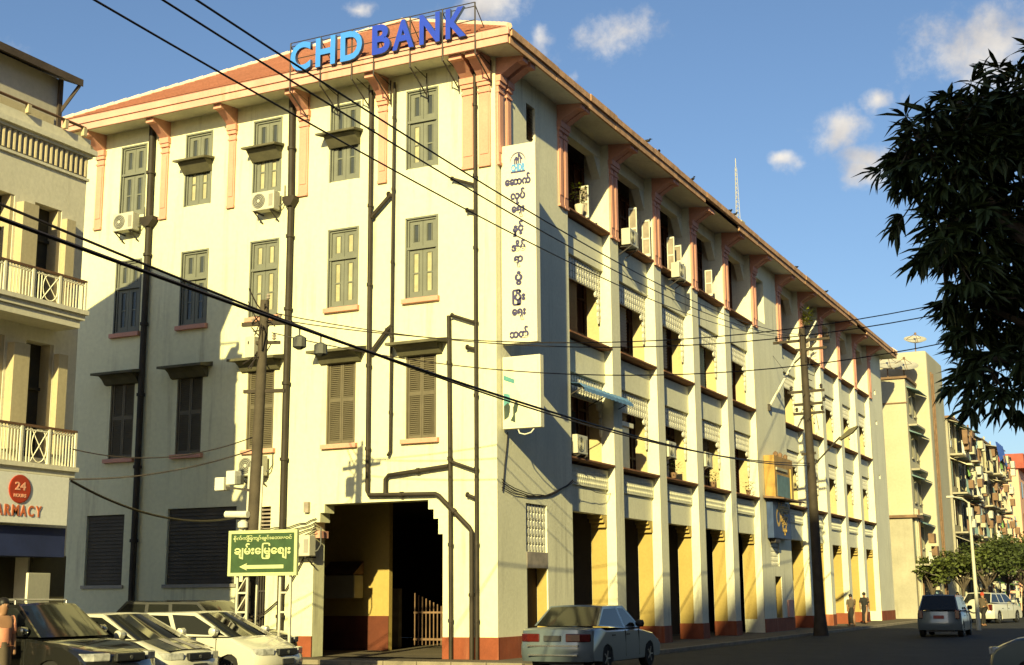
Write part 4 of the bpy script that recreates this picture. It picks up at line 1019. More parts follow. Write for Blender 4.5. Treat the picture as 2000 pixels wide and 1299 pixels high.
pbox('floodlight', 4.18, 4.48, -1.02, -0.76, -0.20, 0.05, 'white_paint'); pbox('floodlight', 4.30, 4.62, -0.70, -0.45, -0.20, 0.05, 'white_paint'); pbox('wire_box', 4.3, 4.5, -0.42, -0.32, -0.15, 0.0, 'ac_dark')
MB().bar(along(3.52), along(3.52, -0.45, -0.1), 0.04).build('arm', 'steel_dark', p1)
MB().tube([along(3.62, -0.62, -0.22), along(3.60, 0.0, -0.22)], 0.08, 10).build('camera_housing', 'white_paint', p1, smooth=40); MB().lathe([(0.05, -0.1), (0.12, -0.05), (0.12, 0.06), (0.04, 0.12)], 12, along(3.36, -0.14, -0.2)).build('camera_dome', 'white_paint', p1, smooth=50)
pbox('fuse_box', 1.4, 2.1, -0.16, 0.16, -0.30, -0.16, 'pole_dark')
p2 = thing('utility_pole', 'dark straight utility pole with street lamp arm in front of the long facade', 'utility pole', (2.45, 25.0, -0.1))
MB().tube([(0.05, 0, 0), (0.05, 0, 0.9), (0, 0, 6.5), (-0.1, 0, 13.1)], [0.33, 0.235, 0.19, 0.135], 12).build('pole', 'pole_dark', p2, smooth=40)
for z, a, b in ((12.55, -1.3, 1.15), (12.15, -0.3, 1.0), (10.3, -0.75, 0.8), (9.75, -0.5, 0.7), (9.35, -0.55, 0.75), (7.6, -0.3, 0.3)): MB().bar((a - 0.08, -0.1, z), (b - 0.08, 0.1, z + 0.05), 0.10, 0.11).build('crossarm', 'pole_dark', p2)
MB().bar((-0.5, 0, 11.6), (0.5, 0, 12.5), 0.06).build('crossarm_strut', 'pole_dark', p2)
for k, (x, z) in enumerate([(-1.25, 12.65), (-0.7, 12.65), (0.5, 12.66), (1.0, 12.66), (-0.7, 10.4), (0.6, 10.42), (-0.5, 9.45), (0.6, 9.47), (0.7, 9.85)]):
    MB().lathe([(0.03, 0), (0.08, 0.04), (0.05, 0.09), (0.08, 0.13), (0.03, 0.2)], 8, (x, 0, z)).build('insulator', 'steel_dark', p2)
MB().tube([(0.0, 0, 7.0), (0.8, -0.1, 7.75), (1.35, -0.2, 8.25)], 0.035, 6).build('lamp_arm', 'steel_dark', p2)
MB().prism([(1.28, 8.15), (1.35, 8.08), (1.9, 8.38), (2.12, 8.62), (2.12, 8.68), (1.75, 8.55)], 'y', -0.32, -0.10).build('street_lamp', 'hood', p2, bevel=0.02)
m = MB()
for k in range(20):
    z0 = random.uniform(9, 12.8); a = random.uniform(0, 6.28); r_ = random.uniform(0.2, 0.5)
    m.tube([(0, 0, z0), (r_ * math.cos(a) * 0.7, r_ * math.sin(a), z0 + random.uniform(-0.3, 0.3)), (r_ * math.cos(a), r_ * math.sin(a), z0 + random.uniform(-0.5, 0.4))], 0.02, 4)
m.build('fitting_wires', 'wire', p2)

# ================================================================== overhead wires
def wire(p, q, sag, r, label, n=24, group=None):
    p, q = Vector(p), Vector(q); o = p.lerp(q, 0.5); pts = []
    for k in range(n + 1):
        t = k / n; v = p.lerp(q, t); v.z -= sag * 4 * t * (1 - t); pts.append(v)
    ob = MB().tube(pts, r, 6).build('overhead_wire', 'wire', smooth=60); tag(ob, label, 'wire', group or 'overhead wires'); return ob
T1 = Vector((-2.5, -7.05, 8.05))
S0 = [Vector((7.26, -22.81, 7.38)), Vector((7.86, -22.51, 7.37)), Vector((8.15, -22.36, 7.37))]
nm = ['lowest', 'middle', 'topmost']
for k in range(3):
    e = Vector((1.35 + 0.45 * k, 25, 12.75)); d = (S0[k] - e).normalized()
    wire(S0[k] + d * 9 + Vector((0, 0, 0.55)), e, 1.0, 0.012, '%s of three thin wires from the upper left sky to the dark pole' % nm[k], 40)
for k, (dx, dz, e, sg) in enumerate(((-0.3, 0.1, (21.5, 5, 12.0), 2.2), (0.3, 0.1, (21.5, 2, 11.0), 2.2), (0.2, -0.35, (21.5, 2, 10.5), 2.4))):
    wire(T1 + Vector((dx, 0, dz)), e, sg, 0.013, '%s of three wires running right from the leaning pole behind the tree' % ('upper', 'middle', 'lower')[k], 40)
E2 = Vector((2.42, 24.8, 7.35))
def thru(a, b, ext): return a + (a - b).normalized() * ext
CA = Vector((7.14, -24.61, 4.97)); EA = Vector((2.42, 24.8, 7.0))
wire(CA, EA, 0.6, 0.021, 'thick black cable crossing the whole picture to the middle of the dark pole', 40)
wire(thru(Vector((2.54, -19.35, 6.94)), E2, 5) + Vector((0, 0, 0.3)), E2 - Vector((0, 0, 0.25)), 1.1, 0.020, 'thinner cable running above the thick one from the left edge', 40)
wire((-5.8, -9.8, 4.25), (-2.7, -7.05, 5.0), 0.2, 0.018, 'thin drop wire from the pharmacy balcony up to the leaning pole')
wire((-5.8, -9.7, 4.95), (-2.7, -7.05, 5.3), 0.35, 0.014, 'slack upper drop wire from the pharmacy balcony to the leaning pole')
wire((-6.4, -8.95, 4.3), (-8.3, -0.1, 4.0), 0.45, 0.03, 'bundled dark cable drooping from the pharmacy corner to the bank wall')
for k, t_ in enumerate((0.125, 0.136)):
    pt = CA.lerp(EA, t_); pt.z -= 0.6 * 4 * t_ * (1 - t_)
    cl = MB().lathe([(0.03, -0.08), (0.085, -0.05), (0.085, 0.07), (0.03, 0.10)], 10, (pt.x, pt.y, pt.z - 0.20)).tube([(pt.x, pt.y, pt.z - 0.12), (pt.x, pt.y, pt.z)], 0.012, 4).build('cable_clamp', 'ac_dark')
    tag(cl, ('left', 'right')[k] + ' one of two round boxes hanging on the thick cable right of the leaning pole', 'cable box', 'cable boxes')

# ================================================================== cars
def weld(o):
    bm_ = bmesh.new(); bm_.from_mesh(o.data); bmesh.ops.remove_doubles(bm_, verts=bm_.verts, dist=1e-4); bm_.to_mesh(o.data); bm_.free()
    o.data.polygons.foreach_set('use_smooth', [True] * len(o.data.polygons))
def arch(cx, r, z, n=9): return [(cx + r * math.cos(math.pi * k / n), z + r * math.sin(math.pi * k / n)) for k in range(n + 1)]
def car(label, loc, rz, paint, L=4.5, Wd=1.72, nose=0.74, hood=0.93, belt=0.96, tail=0.98, wb=(1.0, 0.95), rf=(0.25, 1.42), rr=(-1.2, 1.43), rb=(-1.75, 1.0),
        wx=(1.38, -1.30), wr=0.31, cat='car', posts=(0.35,), group='parked cars', seg='sedan', lights='clear', hoodpaint=None, rack=False, spare=False, plate='plate'):
    t = thing('car', label, cat, loc, rz, group)
    h = L / 2; w = Wd / 2; zb = 0.24
    prof = [(h - 0.10, zb), (h - 0.02, 0.33), (h, 0.44), (h - 0.015, 0.55), (h - 0.055, nose - 0.13), (h - 0.12, nose - 0.055), (h - 0.24, nose), (h - 0.6, nose + (hood - nose) * 0.62), (wb[0] + 0.12, hood), (wb[0] - 0.2, belt), (rb[0] + 0.3, belt + 0.01), (rb[0] - 0.02, tail),
            (-h + 0.16, tail - 0.005), (-h + 0.05, tail - 0.05), (-h + 0.03, 0.72), (-h, 0.58), (-h + 0.01, 0.42), (-h + 0.07, zb + 0.03)]
    ra = wr + 0.055
    prof += [(wx[1] - ra - 0.02, zb)] + [(x, max(z, zb)) for x, z in reversed(arch(wx[1], ra, wr))] + [(wx[1] + ra + 0.02, zb - 0.02), (wx[0] - ra - 0.02, zb - 0.02)] + [(x, max(z, zb)) for x, z in reversed(arch(wx[0], ra, wr))] + [(wx[0] + ra + 0.02, zb)]
    fr_ = [0.0, 0.35, 0.6, 0.78, 0.90, 0.965, 1.0]
    ys = [-f for f in reversed(fr_[1:])] + fr_
    m = MB(); n = len(prof)
    for f in ys:
        a = abs(f)
        for x, z in prof:
            k = 1 - 0.10 * a ** 3.5 * min(1, max(0, (abs(x) / h - 0.62) / 0.2)) 
            zz = z - 0.035 * a ** 3 * (1 if z > 0.6 else 0)
            if a > 0.99: zz = 0.5 + (zz - 0.5) * 0.93; k *= 0.995
            yy = f * w * (1.0 - 0.03 * max(0, (0.45 - zz)) - 0.06 * max(0, zz - 0.62))
            m.v.append((x * k, yy, zz))
    for s in range(len(ys) - 1):
        for k in range(n): m.f.append((s * n + k, s * n + (k + 1) % n, (s + 1) * n + (k + 1) % n, (s + 1) * n + k))
    m.f.append(tuple(range(n))); m.f.append(tuple(range((len(ys) - 1) * n, len(ys) * n)))
    m.build('body', paint, t, smooth=35)
    # cabin: front, rear, sides, roof -> inset frames and glass
    wbl, wrf = w * 0.93, w * 0.74
    bm = bmesh.new(); fs = [-1, -0.5, 0, 0.5, 1]
    def row(x, z, hw, bulge): return [bm.verts.new((x + bulge * (1 - f * f), f * hw, z + (0.03 * (1 - f * f) if z > 1.25 else 0))) for f in fs]
    F0, F1 = row(wb[0], wb[1], wbl, 0.10), row(rf[0], rf[1], wrf, 0.05); R1_, R0 = row(rr[0], rr[1], wrf, -0.04), row(rb[0], rb[1], wbl * 0.97, -0.07)
    def grid(a, b): return [bm.faces.new((a[i], a[i + 1], b[i + 1], b[i])) for i in range(4)]
    front, top, rear = grid(F0, F1), grid(F1, R1_), grid(R1_, R0)
    sides = {}
    for si, ix in ((-1, 0), (1, 4)):
        bl, tl = [F0[ix]], [F1[ix]]
        for p in posts:
            bx_ = wb[0] + (rb[0] - wb[0]) * (0.18 + 0.64 * p); tx = rf[0] + (rr[0] - rf[0]) * (0.05 + 0.9 * p)
            bl.append(bm.verts.new((bx_, si * wbl * 1.0, belt))); tl.append(bm.verts.new((tx, si * wrf * 1.015, rf[1] - 0.005)))
        bl.append(R0[ix]); tl.append(R1_[ix])
        sides[si] = [bm.faces.new((bl[i], bl[i + 1], tl[i + 1], tl[i])) for i in range(len(bl) - 1)]
    bmesh.ops.recalc_face_normals(bm, faces=bm.faces)
    glass = {'windshield': front, 'rear_window': rear}
    for nm_, fc in (('windshield', front), ('rear_window', rear)):
        bmesh.ops.inset_region(bm, faces=fc, thickness=0.05, depth=-0.006)
    allside = sides[-1] + sides[1]
    bmesh.ops.inset_individual(bm, faces=allside, thickness=0.07, depth=-0.008)
    def grab(fc, nm_):
        g_ = MB()
        for f in fc: g_.quad(*[v.co.copy() for v in f.verts])
        bmesh_merge = g_.build(nm_, 'car_glass', t); weld(bmesh_merge)
    grab(front, 'windshield'); grab(rear, 'rear_window')
    for f in allside: grab([f], 'side_window')
    bmesh.ops.delete(bm, geom=front + rear + allside, context='FACES')
    me = bpy.data.meshes.new('cabin'); bm.to_mesh(me); bm.free(); me.polygons.foreach_set('use_smooth', [True] * len(me.polygons)); me.set_sharp_from_angle(angle=math.radians(40)); me.materials.append(MATS[paint]); link('cabin', me, t)
    B(wx[1] - 0.6, wx[0] + 0.6, -w * 0.62, w * 0.62, 0.2, 0.7).build('underbody', 'trim_black', t)
    # wheels
    ty = MB().lathe([(wr * 0.62, -0.10), (wr * 0.93, -0.105), (wr, -0.07), (wr, 0.07), (wr * 0.93, 0.105), (wr * 0.62, 0.10)], 24, (0, 0, 0), 'y').mesh('tyre', 'tyre', 30)
    rm = MB().lathe([(wr * 0.63, -0.02), (wr * 0.63, -0.095), (wr * 0.57, -0.10), (wr * 0.53, -0.05)], 20, (0, 0, 0), 'y')
    for k in range(5):
        a = 2 * math.pi * k / 5; rm.bar((0, -0.075, 0), (wr * 0.56 * math.cos(a), -0.085, wr * 0.56 * math.sin(a)), 0.07, 0.03)
    rm.lathe([(0.05, -0.10), (0.05, -0.06)], 10, (0, 0, 0), 'y'); rm = rm.mesh('rim', 'rim')
    for x in wx:
        for s in (-1, 1):
            wo = link('wheel', ty, t, (x, s * (w - 0.115), wr), 0 if s < 0 else math.pi); link('rim', rm, wo)
    # lamps, bumpers, grille, plates, mirrors, handles
    pl = lambda a_: h * (1 - 0.10 * a_ ** 3.5)
    for s in (-1, 1):
        lz = nose - 0.115
        m = MB().prism([(pl(0.97) - 0.38, s * w * 0.965), (pl(0.93) - 0.06, s * w * 0.945), (pl(0.8) - 0.02, s * w * 0.82), (pl(0.5) - 0.015, s * w * 0.50), (pl(0.5) - 0.22, s * w * 0.52)], 'z', lz - 0.07, lz + 0.065)
        m.build('headlight', 'lamp_clear', t, bevel=0.02)
        rx = -pl(0.75)
        if seg == 'sedan': m = MB().prism([(-pl(0.36) - 0.0, s * w * 0.36), (-pl(0.7) - 0.005, s * w * 0.72), (-pl(0.92) + 0.0, s * w * 0.94), (-pl(0.97) + 0.25, s * w * 0.975), (-pl(0.6) + 0.2, s * w * 0.4)], 'z', 0.70, 0.88)
        else: m = B(rx - 0.005, rx + 0.28, s * w * 0.72, s * w * 0.925, 0.72, 1.05)
        m.build('taillight', 'lamp_red', t, bevel=0.02)
        m = MB().lathe([(0.03, -0.10), (0.085, -0.07), (0.09, 0.05), (0.05, 0.10)], 10, (wb[0] - 0.28, s * (wbl + 0.10), belt + 0.10), 'y'); m.build('mirror', paint if paint != 'car_silver' else 'trim_black', t, smooth=50)
        for hx in (wb[0] - 0.95, wb[0] - 1.85): B(hx - 0.09, hx + 0.09, s * w * 0.985, s * w * 1.005, 0.80, 0.83).build('door_handle', 'trim_black', t)
        for dx_ in (wb[0] - 0.25, wb[0] - 1.12): B(dx_ - 0.006, dx_ + 0.006, s * w * 0.975, s * w * 1.001, 0.32, belt - 0.04).build('door_seam', 'trim_black', t)
    B(h - 0.08, h + 0.012, -w * 0.38, w * 0.38, nose - 0.20, nose - 0.06).build('grille', 'trim_black', t, bevel=0.02)
    B(h - 0.1, h + 0.015, -w * 0.55, w * 0.55, 0.28, 0.40).build('air_intake', 'trim_black', t, bevel=0.02)
    B(h + 0.0, h + 0.022, -0.20, 0.20, 0.42, 0.52).build('number_plate', plate, t); B(-h - 0.022, -h + 0.04, -0.20, 0.20, 0.72, 0.84).build('number_plate', plate, t)
    MB().lathe([(0.035, 0), (0.035, 0.012)], 10, (h + 0.01, 0, nose - 0.13), 'x').build('badge', 'chrome', t)
    if seg == 'sedan':
        B(-h - 0.012, -h + 0.05, -w * 0.70, w * 0.70, 0.60, 0.635).build('chrome_strip', 'chrome', t); B(-h - 0.010, -h + 0.05, -w * 0.68, w * 0.68, 0.40, 0.43).build('chrome_strip', 'chrome', t)
    if hoodpaint:
        for a_, b_, mt in ((-0.80, 0.80, hoodpaint),):
            m = MB(); pr = [(h - 0.20, nose), (h - 0.6, nose + (hood - nose) * 0.62), (wb[0] + 0.12, hood)]
            for (x0, z0), (x1, z1) in zip(pr, pr[1:]):
                for f0, f1 in ((-0.82, -0.45), (-0.45, 0), (0, 0.45), (0.45, 0.82)):
                    cz = lambda f: -0.035 * abs(f) ** 3 + 0.008
                    m.quad((x0, f0 * w, z0 + cz(f0)), (x0, f1 * w, z0 + cz(f1)), (x1, f1 * w, z1 + cz(f1)), (x1, f0 * w, z1 + cz(f0)))
            m.build('hood', mt, t)
        for f0, f1 in ((-0.34, -0.12), (0.12, 0.34)):
            m = MB()
            for (x0, z0), (x1, z1) in zip(pr, pr[1:]): m.quad((x0, f0 * w, z0 + 0.012), (x0, f1 * w, z0 + 0.012), (x1, f1 * w, z1 + 0.012), (x1, f0 * w, z1 + 0.012))
            m.build('hood_stripe', 'concrete_wall', t)
    if rack:
        for s in (-1, 1):
            m = MB().tube([(rf[0] - 0.15, s * wrf * 0.9, rf[1] + 0.07), (rr[0] + 0.1, s * wrf * 0.9, rr[1] + 0.07)], 0.022, 6)
            for x in (rf[0] - 0.15, rr[0] + 0.1): m.tube([(x, s * wrf * 0.9, rf[1] - 0.02), (x, s * wrf * 0.9, rf[1] + 0.07)], 0.02, 6)
            m.build('roof_rail', 'chrome', t)
    if spare:
        m = MB().lathe([(0.05, 0.17), (0.30, 0.15), (0.36, 0.08), (0.36, 0.0)], 24, (-h - 0.17, 0.05, 0.98), 'x')
        m.build('spare_wheel_cover', 'car_white', t, smooth=40)
    return t
WAG = dict(L=4.4, Wd=1.70, nose=0.78, hood=0.97, belt=0.97, wb=(1.26, 0.97), rf=(0.30, 1.45), rr=(-1.45, 1.42), rb=(-2.04, 1.02), tail=1.02, seg='wagon', posts=(0.36, 0.72))
car('white estate car, rightmost of the parked row, next to the green sign', (-2.62, -8.78, -0.10), 0.02, 'car_white', **WAG)
car('white car with striped black bonnet, between the white and the black parked cars', (-3.05, -11.0, -0.10), 0.0, 'car_white', hoodpaint='car_black', **WAG)
SUV = dict(L=4.75, Wd=1.86, nose=0.88, hood=1.06, belt=1.10, tail=1.12, wb=(1.05, 1.10), rf=(0.35, 1.66), rr=(-1.75, 1.68), rb=(-2.24, 1.16), wx=(1.42, -1.36), wr=0.36, seg='wagon', posts=(0.36, 0.72))
car('glossy black off-roader, nearest of the parked row beside the person in salmon', (-2.75, -13.45, -0.10), 0.0, 'car_black', rack=True, **SUV)
car('dark grey off-roader half hidden behind the parked white cars', (-5.2, -5.6, -0.10), 0.05, 'car_grey', **SUV)
car('pale silver saloon seen from behind at the corner of the bank', (3.45, -1.75, -0.08), math.pi / 2, 'car_silver', L=4.82, Wd=1.78, nose=0.70, hood=0.92, belt=0.95, tail=1.02,
    wb=(0.95, 0.96), rf=(0.22, 1.47), rr=(-1.02, 1.47), rb=(-1.62, 1.04), wx=(1.45, -1.33), group='cars on the street')
car('light grey van-like car seen from behind, driving away down the dark street', (7.4, 26.0, -0.10), math.pi / 2 + 0.03, 'car_silver', group='cars on the street', L=4.1, Wd=1.70, nose=0.85, hood=1.0, belt=1.02, tail=1.04,
    wb=(1.25, 1.0), rf=(0.6, 1.62), rr=(-1.55, 1.63), rb=(-1.95, 1.06), seg='wagon', plate='plate_red', posts=(0.36, 0.72))
car('white off-roader with a round spare wheel cover on its back door', (6.35, 50.5, -0.10), math.pi / 2 - 0.25, 'car_white', group='cars on the street', spare=True, **SUV)
car('white car parked just beyond the far end of the bank', (2.9, 60.5, -0.10), -math.pi / 2, 'car_white', group='cars on the street', **WAG)
car('dark teal saloon cut off by the right edge of the picture', (15.35, -7.0, -0.10), math.pi - 0.35, 'car_blue', group='cars on the street', nose=0.86, hood=1.06, belt=1.08, wb=(1.0, 1.07), L=4.6, Wd=1.75)
car('dark car far down the street under the trees', (6.0, 84.0, -0.10), math.pi / 2, 'car_grey', group='cars on the street', **WAG)

# ================================================================== people
def person(label, loc, rz, height, shirt, lower, pose='walk', hat=None, skirt=True):
    k = height / 1.65
    t = thing('person', label, 'person', loc, rz, 'people on the street')
    st = 0.16 if pose == 'walk' else 0.05
    J = {'pel': (0, 0, 0.92, 0.125), 'wai': (0, 0, 1.05, 0.115), 'che': (0.01, 0, 1.25, 0.13), 'nec': (0.02, 0, 1.40, 0.055), 'hd0': (0.03, 0, 1.48, 0.07), 'hd1': (0.04, 0, 1.56, 0.082), 'hd2': (0.03, 0, 1.63, 0.06)}
    E_ = [('pel', 'wai'), ('wai', 'che'), ('che', 'nec'), ('nec', 'hd0'), ('hd0', 'hd1'), ('hd1', 'hd2')]
    for s, n_ in ((1, 'l'), (-1, 'r')):
        sw_ = s * st
        J['sh' + n_] = (0.0, s * 0.17, 1.34, 0.062); J['el' + n_] = (-sw_ * 0.5, s * 0.22, 1.08, 0.045); J['wr' + n_] = (-sw_ * 0.7 + 0.06, s * 0.22, 0.86, 0.032); J['hn' + n_] = (-sw_ * 0.7 + 0.09, s * 0.21, 0.76, 0.036)
        J['hp' + n_] = (0, s * 0.085, 0.86, 0.095); J['kn' + n_] = (sw_ * 0.9 + 0.02, s * 0.085, 0.48, 0.062); J['an' + n_] = (sw_ * 1.2 - 0.05, s * 0.085, 0.09, 0.042); J['to' + n_] = (sw_ * 1.2 + 0.10, s * 0.095, 0.035, 0.035)
        E_ += [('che', 'sh' + n_), ('sh' + n_, 'el' + n_), ('el' + n_, 'wr' + n_), ('wr' + n_, 'hn' + n_), ('pel', 'hp' + n_), ('hp' + n_, 'kn' + n_), ('kn' + n_, 'an' + n_), ('an' + n_, 'to' + n_)]
    def skin(names, edges, grow, name, mat, root):
        me = bpy.data.meshes.new(name); ix = {n_: i for i, n_ in enumerate(names)}
        me.from_pydata([tuple(c * k for c in J[n_][:3]) for n_ in names], [(ix[a], ix[b]) for a, b in edges if a in ix and b in ix], [])
        o = bpy.data.objects.new(name, me); COL.objects.link(o)
        o.modifiers.new('skin', 'SKIN'); sd = o.modifiers.new('sub', 'SUBSURF'); sd.levels = 2; sd.render_levels = 2
        for n_, i in ix.items():
            v = me.skin_vertices[0].data[i]; r_ = (J[n_][3] * (grow.get(n_, 1.0) if isinstance(grow, dict) else grow)) * k; v.radius = (r_ * 1.15, r_ * 1.25); v.use_root = (n_ == root)
        dg = bpy.context.evaluated_depsgraph_get(); em_ = bpy.data.meshes.new_from_object(o.evaluated_get(dg)); bpy.data.objects.remove(o)
        em_.materials.clear(); em_.materials.append(MATS[mat]); em_.polygons.foreach_set('use_smooth', [True] * len(em_.polygons))
        return link(name, em_, t)
    bo = skin(list(J), E_, 1.0, 'body', 'skin', 'pel')
    skin(['pel', 'wai', 'che', 'shl', 'ell', 'shr', 'elr'], E_, {'pel': 1.12, 'wai': 1.16, 'che': 1.12, 'shl': 1.2, 'ell': 1.28, 'shr': 1.2, 'elr': 1.28}, 'shirt', shirt, 'wai')
    if skirt:
        m = MB(); rings = [(0.98, 0.155, 0.13, 0), (0.82, 0.175, 0.16, 0.0), (0.5, 0.19, 0.165, 0.01), (0.14, 0.23, 0.17, 0.02)]
        n_ = 18
        for z, a, b, x in rings:
            for j in range(n_):
                q = 2 * math.pi * j / n_; f = 1 + 0.05 * math.sin(q * 5 + z * 3); m.v.append(((x + a * f * math.cos(q)) * k, b * f * math.sin(q) * k, z * k))
        for i in range(3):
            for j in range(n_): m.f.append((i * n_ + j, i * n_ + (j + 1) % n_, (i + 1) * n_ + (j + 1) % n_, (i + 1) * n_ + j))
        m.build('longyi', lower, t, smooth=60)
    else:
        skin(['pel', 'hpl', 'knl', 'anl', 'hpr', 'knr', 'anr'], E_, 1.2, 'trousers', lower, 'pel')
    m = MB().lathe([(0.02, 0.095), (0.07, 0.075), (0.098, 0.02), (0.096, -0.03), (0.08, -0.07)], 14, (0.02, 0, 1.60)); m.v = [tuple(c * k for c in v) for v in m.v]; m.build('hair', 'hair' if not hat else hat, t, smooth=60)
    fc = MB().lathe([(0.004, 0.03), (0.014, 0.012), (0.012, -0.01)], 6, (0.135, 0, 1.555), 'z'); fc.v = [tuple(c * k for c in v) for v in fc.v]; fc.build('nose', 'skin', t)
    return t
person('person in patterned top and long skirt walking along the arcade, left of two', (1.15, 37.3, 0.0), math.pi / 2 + 0.5, 1.56, 'cloth_brown', 'cloth_dark')
person('person in dark clothes walking away along the arcade, right of two', (0.75, 42.5, 0.0), math.pi / 2, 1.64, 'cloth_dark', 'cloth_dark', skirt=True)
person('person in a salmon shirt standing at the left edge beside the black car', (-2.12, -14.76, -0.10), -0.3, 1.74, 'shirt_salmon', 'cloth_brown', 'stand')
person('person in a red cap standing by the pale lamp post down the street', (6.9, 42.0, -0.1), 1.0, 1.68, 'cloth_brown', 'cloth_dark', hat='cloth_red', skirt=False)
person('person in a red headscarf at the far right of the street', (8.6, 55.0, -0.1), -2.0, 1.70, 'cloth_blue', 'cloth_dark', hat='cloth_red')
person('person in pale shirt standing near the white car beyond the bank', (2.3, 66.0, 0.0), -1.2, 1.62, 'cloth_cream', 'cloth_dark')

# ================================================================== trees
def limb(m, p, q, r0, r1, bend=0.1, n=5):
    p, q = Vector(p), Vector(q); pts = []
    off = Vector((random.uniform(-1, 1), random.uniform(-1, 1), random.uniform(-0.3, 0.6))) * (q - p).length * bend
    for k in range(n + 1):
        t_ = k / n; pts.append(p.lerp(q, t_) + off * 4 * t_ * (1 - t_))
    m.tube(pts, [r0 + (r1 - r0) * k / n for k in range(n + 1)], 8); return pts
# the mango tree hanging into the right edge
TC = Vector((15.5, -18.0, 5.0))
tr = thing('mango_tree', 'dark mango tree with long drooping leaves hanging into the right edge', 'tree', (17.6, -17.0, -0.1))
o0 = Vector((17.6, -17.0, -0.1)); m = MB()
limb(m, (0, 0, 0), (0, -0.1, 3.2), 0.24, 0.17, 0.03); m.build('trunk', 'bark', tr, smooth=50)
clusters = []; br = MB()
LOBES = [((14.49, -18.93, 5.84), (0.62, 0.62, 0.64)), ((14.97, -18.60, 6.45), (0.55, 0.55, 0.42)), ((14.37, -18.93, 5.06), (0.38, 0.42, 0.48)), ((14.87, -18.40, 5.31), (0.70, 0.72, 0.95)), ((14.54, -18.60, 4.47), (0.34, 0.40, 0.36)), ((14.65, -18.52, 3.86), (0.42, 0.48, 0.44)),
         ((15.17, -18.01, 4.21), (0.62, 0.62, 0.86)), ((15.51, -18.11, 5.93), (0.8, 0.8, 1.1)), ((14.24, -19.15, 6.0), (0.36, 0.40, 0.42)), ((14.62, -18.87, 6.37), (0.38, 0.42, 0.27)), ((16.4, -17.6, 5.4), (1.1, 1.0, 1.4))]
for c, s in LOBES:
    limb(br, (0, -0.1, 3.0), tuple(Vector(c) - o0), 0.09, 0.03, 0.12, 6)
    nn = int(98 * (s[0] * s[1] * s[2]) ** 0.75 / 0.30) + 18
    for k in range(min(nn, 260)):
        while True:
            v = Vector((random.uniform(-1, 1), random.uniform(-1, 1), random.uniform(-1, 1)))
            if 0.05 < v.length < 1: break
        v = v.normalized() * (v.length ** 0.5) * random.choice((0.8, 1.0, 1.0, 1.15, 1.3))
        p = Vector((c[0] + v.x * s[0] + 0.14, c[1] + v.y * s[1] + 0.08, c[2] + v.z * s[2] - 0.17))
        if mnoise.noise(p * 2.3) < -0.16: continue
        clusters.append((p, Vector((v.x, v.y, v.z * 0.6 + 0.15))))
        if k % 4 == 0: br.tube([Vector(c) - o0 + (p - Vector(c)) * 0.2, p - o0], [0.012, 0.006], 4)
br.build('branches', 'bark', tr)
fo = MB(); single = []
def leafmat(p, d, L_, wd):
    d = d.normalized(); s = d.cross(Vector((0, 0, 1)));
    if s.length < 0.1: s = Vector((1, 0, 0))
    s.normalize(); s = (s * math.cos(ra_) + s.cross(d) * math.sin(ra_)); u = s.cross(d)
    return Matrix(((d.x * L_, s.x * wd, u.x * L_, p.x), (d.y * L_, s.y * wd, u.y * L_, p.y), (d.z * L_, s.z * wd, u.z * L_, p.z), (0, 0, 0, 1)))
LV = [(0, 0, 0), (0.25, 0.42, 0.03), (0.25, -0.42, 0.03), (0.6, 0.5, 0.0), (0.6, -0.5, 0.0), (1.0, 0, -0.16), (0.3, 0, -0.01), (0.62, 0, -0.05)]
LF = [(0, 6, 1), (0, 2, 6), (1, 6, 7, 3), (2, 4, 7, 6), (3, 7, 5), (4, 5, 7)]
camv = Vector(cam.matrix_world.translation)
for p, out in clusters:
    for k in range(random.randint(9, 16)):
        a = random.uniform(0, 6.28); d = out * 0.9 + Vector((math.cos(a), math.sin(a), 0)) * 0.9 + Vector((0, 0, random.uniform(-1.25, 0.15)))
        ra_ = random.uniform(-0.7, 0.7); mt = leafmat(p, d, random.uniform(0.14, 0.32), random.uniform(0.034, 0.056))
        edge = (p - TC).dot(Vector((-0.897, -0.441, 0)))
        single.append((edge, mt))
single.sort(key=lambda e: -e[0])
me = bpy.data.meshes.new('leaf'); me.from_pydata(LV, [], LF); me.materials.append(MATS['leaf_near']); me.update()
for e, mt in single[:300]:
    o = link('leaf', me, tr); o.matrix_local = Matrix.Translation(-o0) @ mt
for e, mt in single[300:]:
    k = len(fo.v); fo.v += [tuple(mt @ Vector(v) - o0) for v in LV]; fo.f += [tuple(k + i for i in f) for f in LF]
fme = bpy.data.meshes.new('foliage'); fme.from_pydata(fo.v, [], fo.f); fme.materials.append(MATS['leaf_near']); link('foliage', fme, tr, kind='stuff')
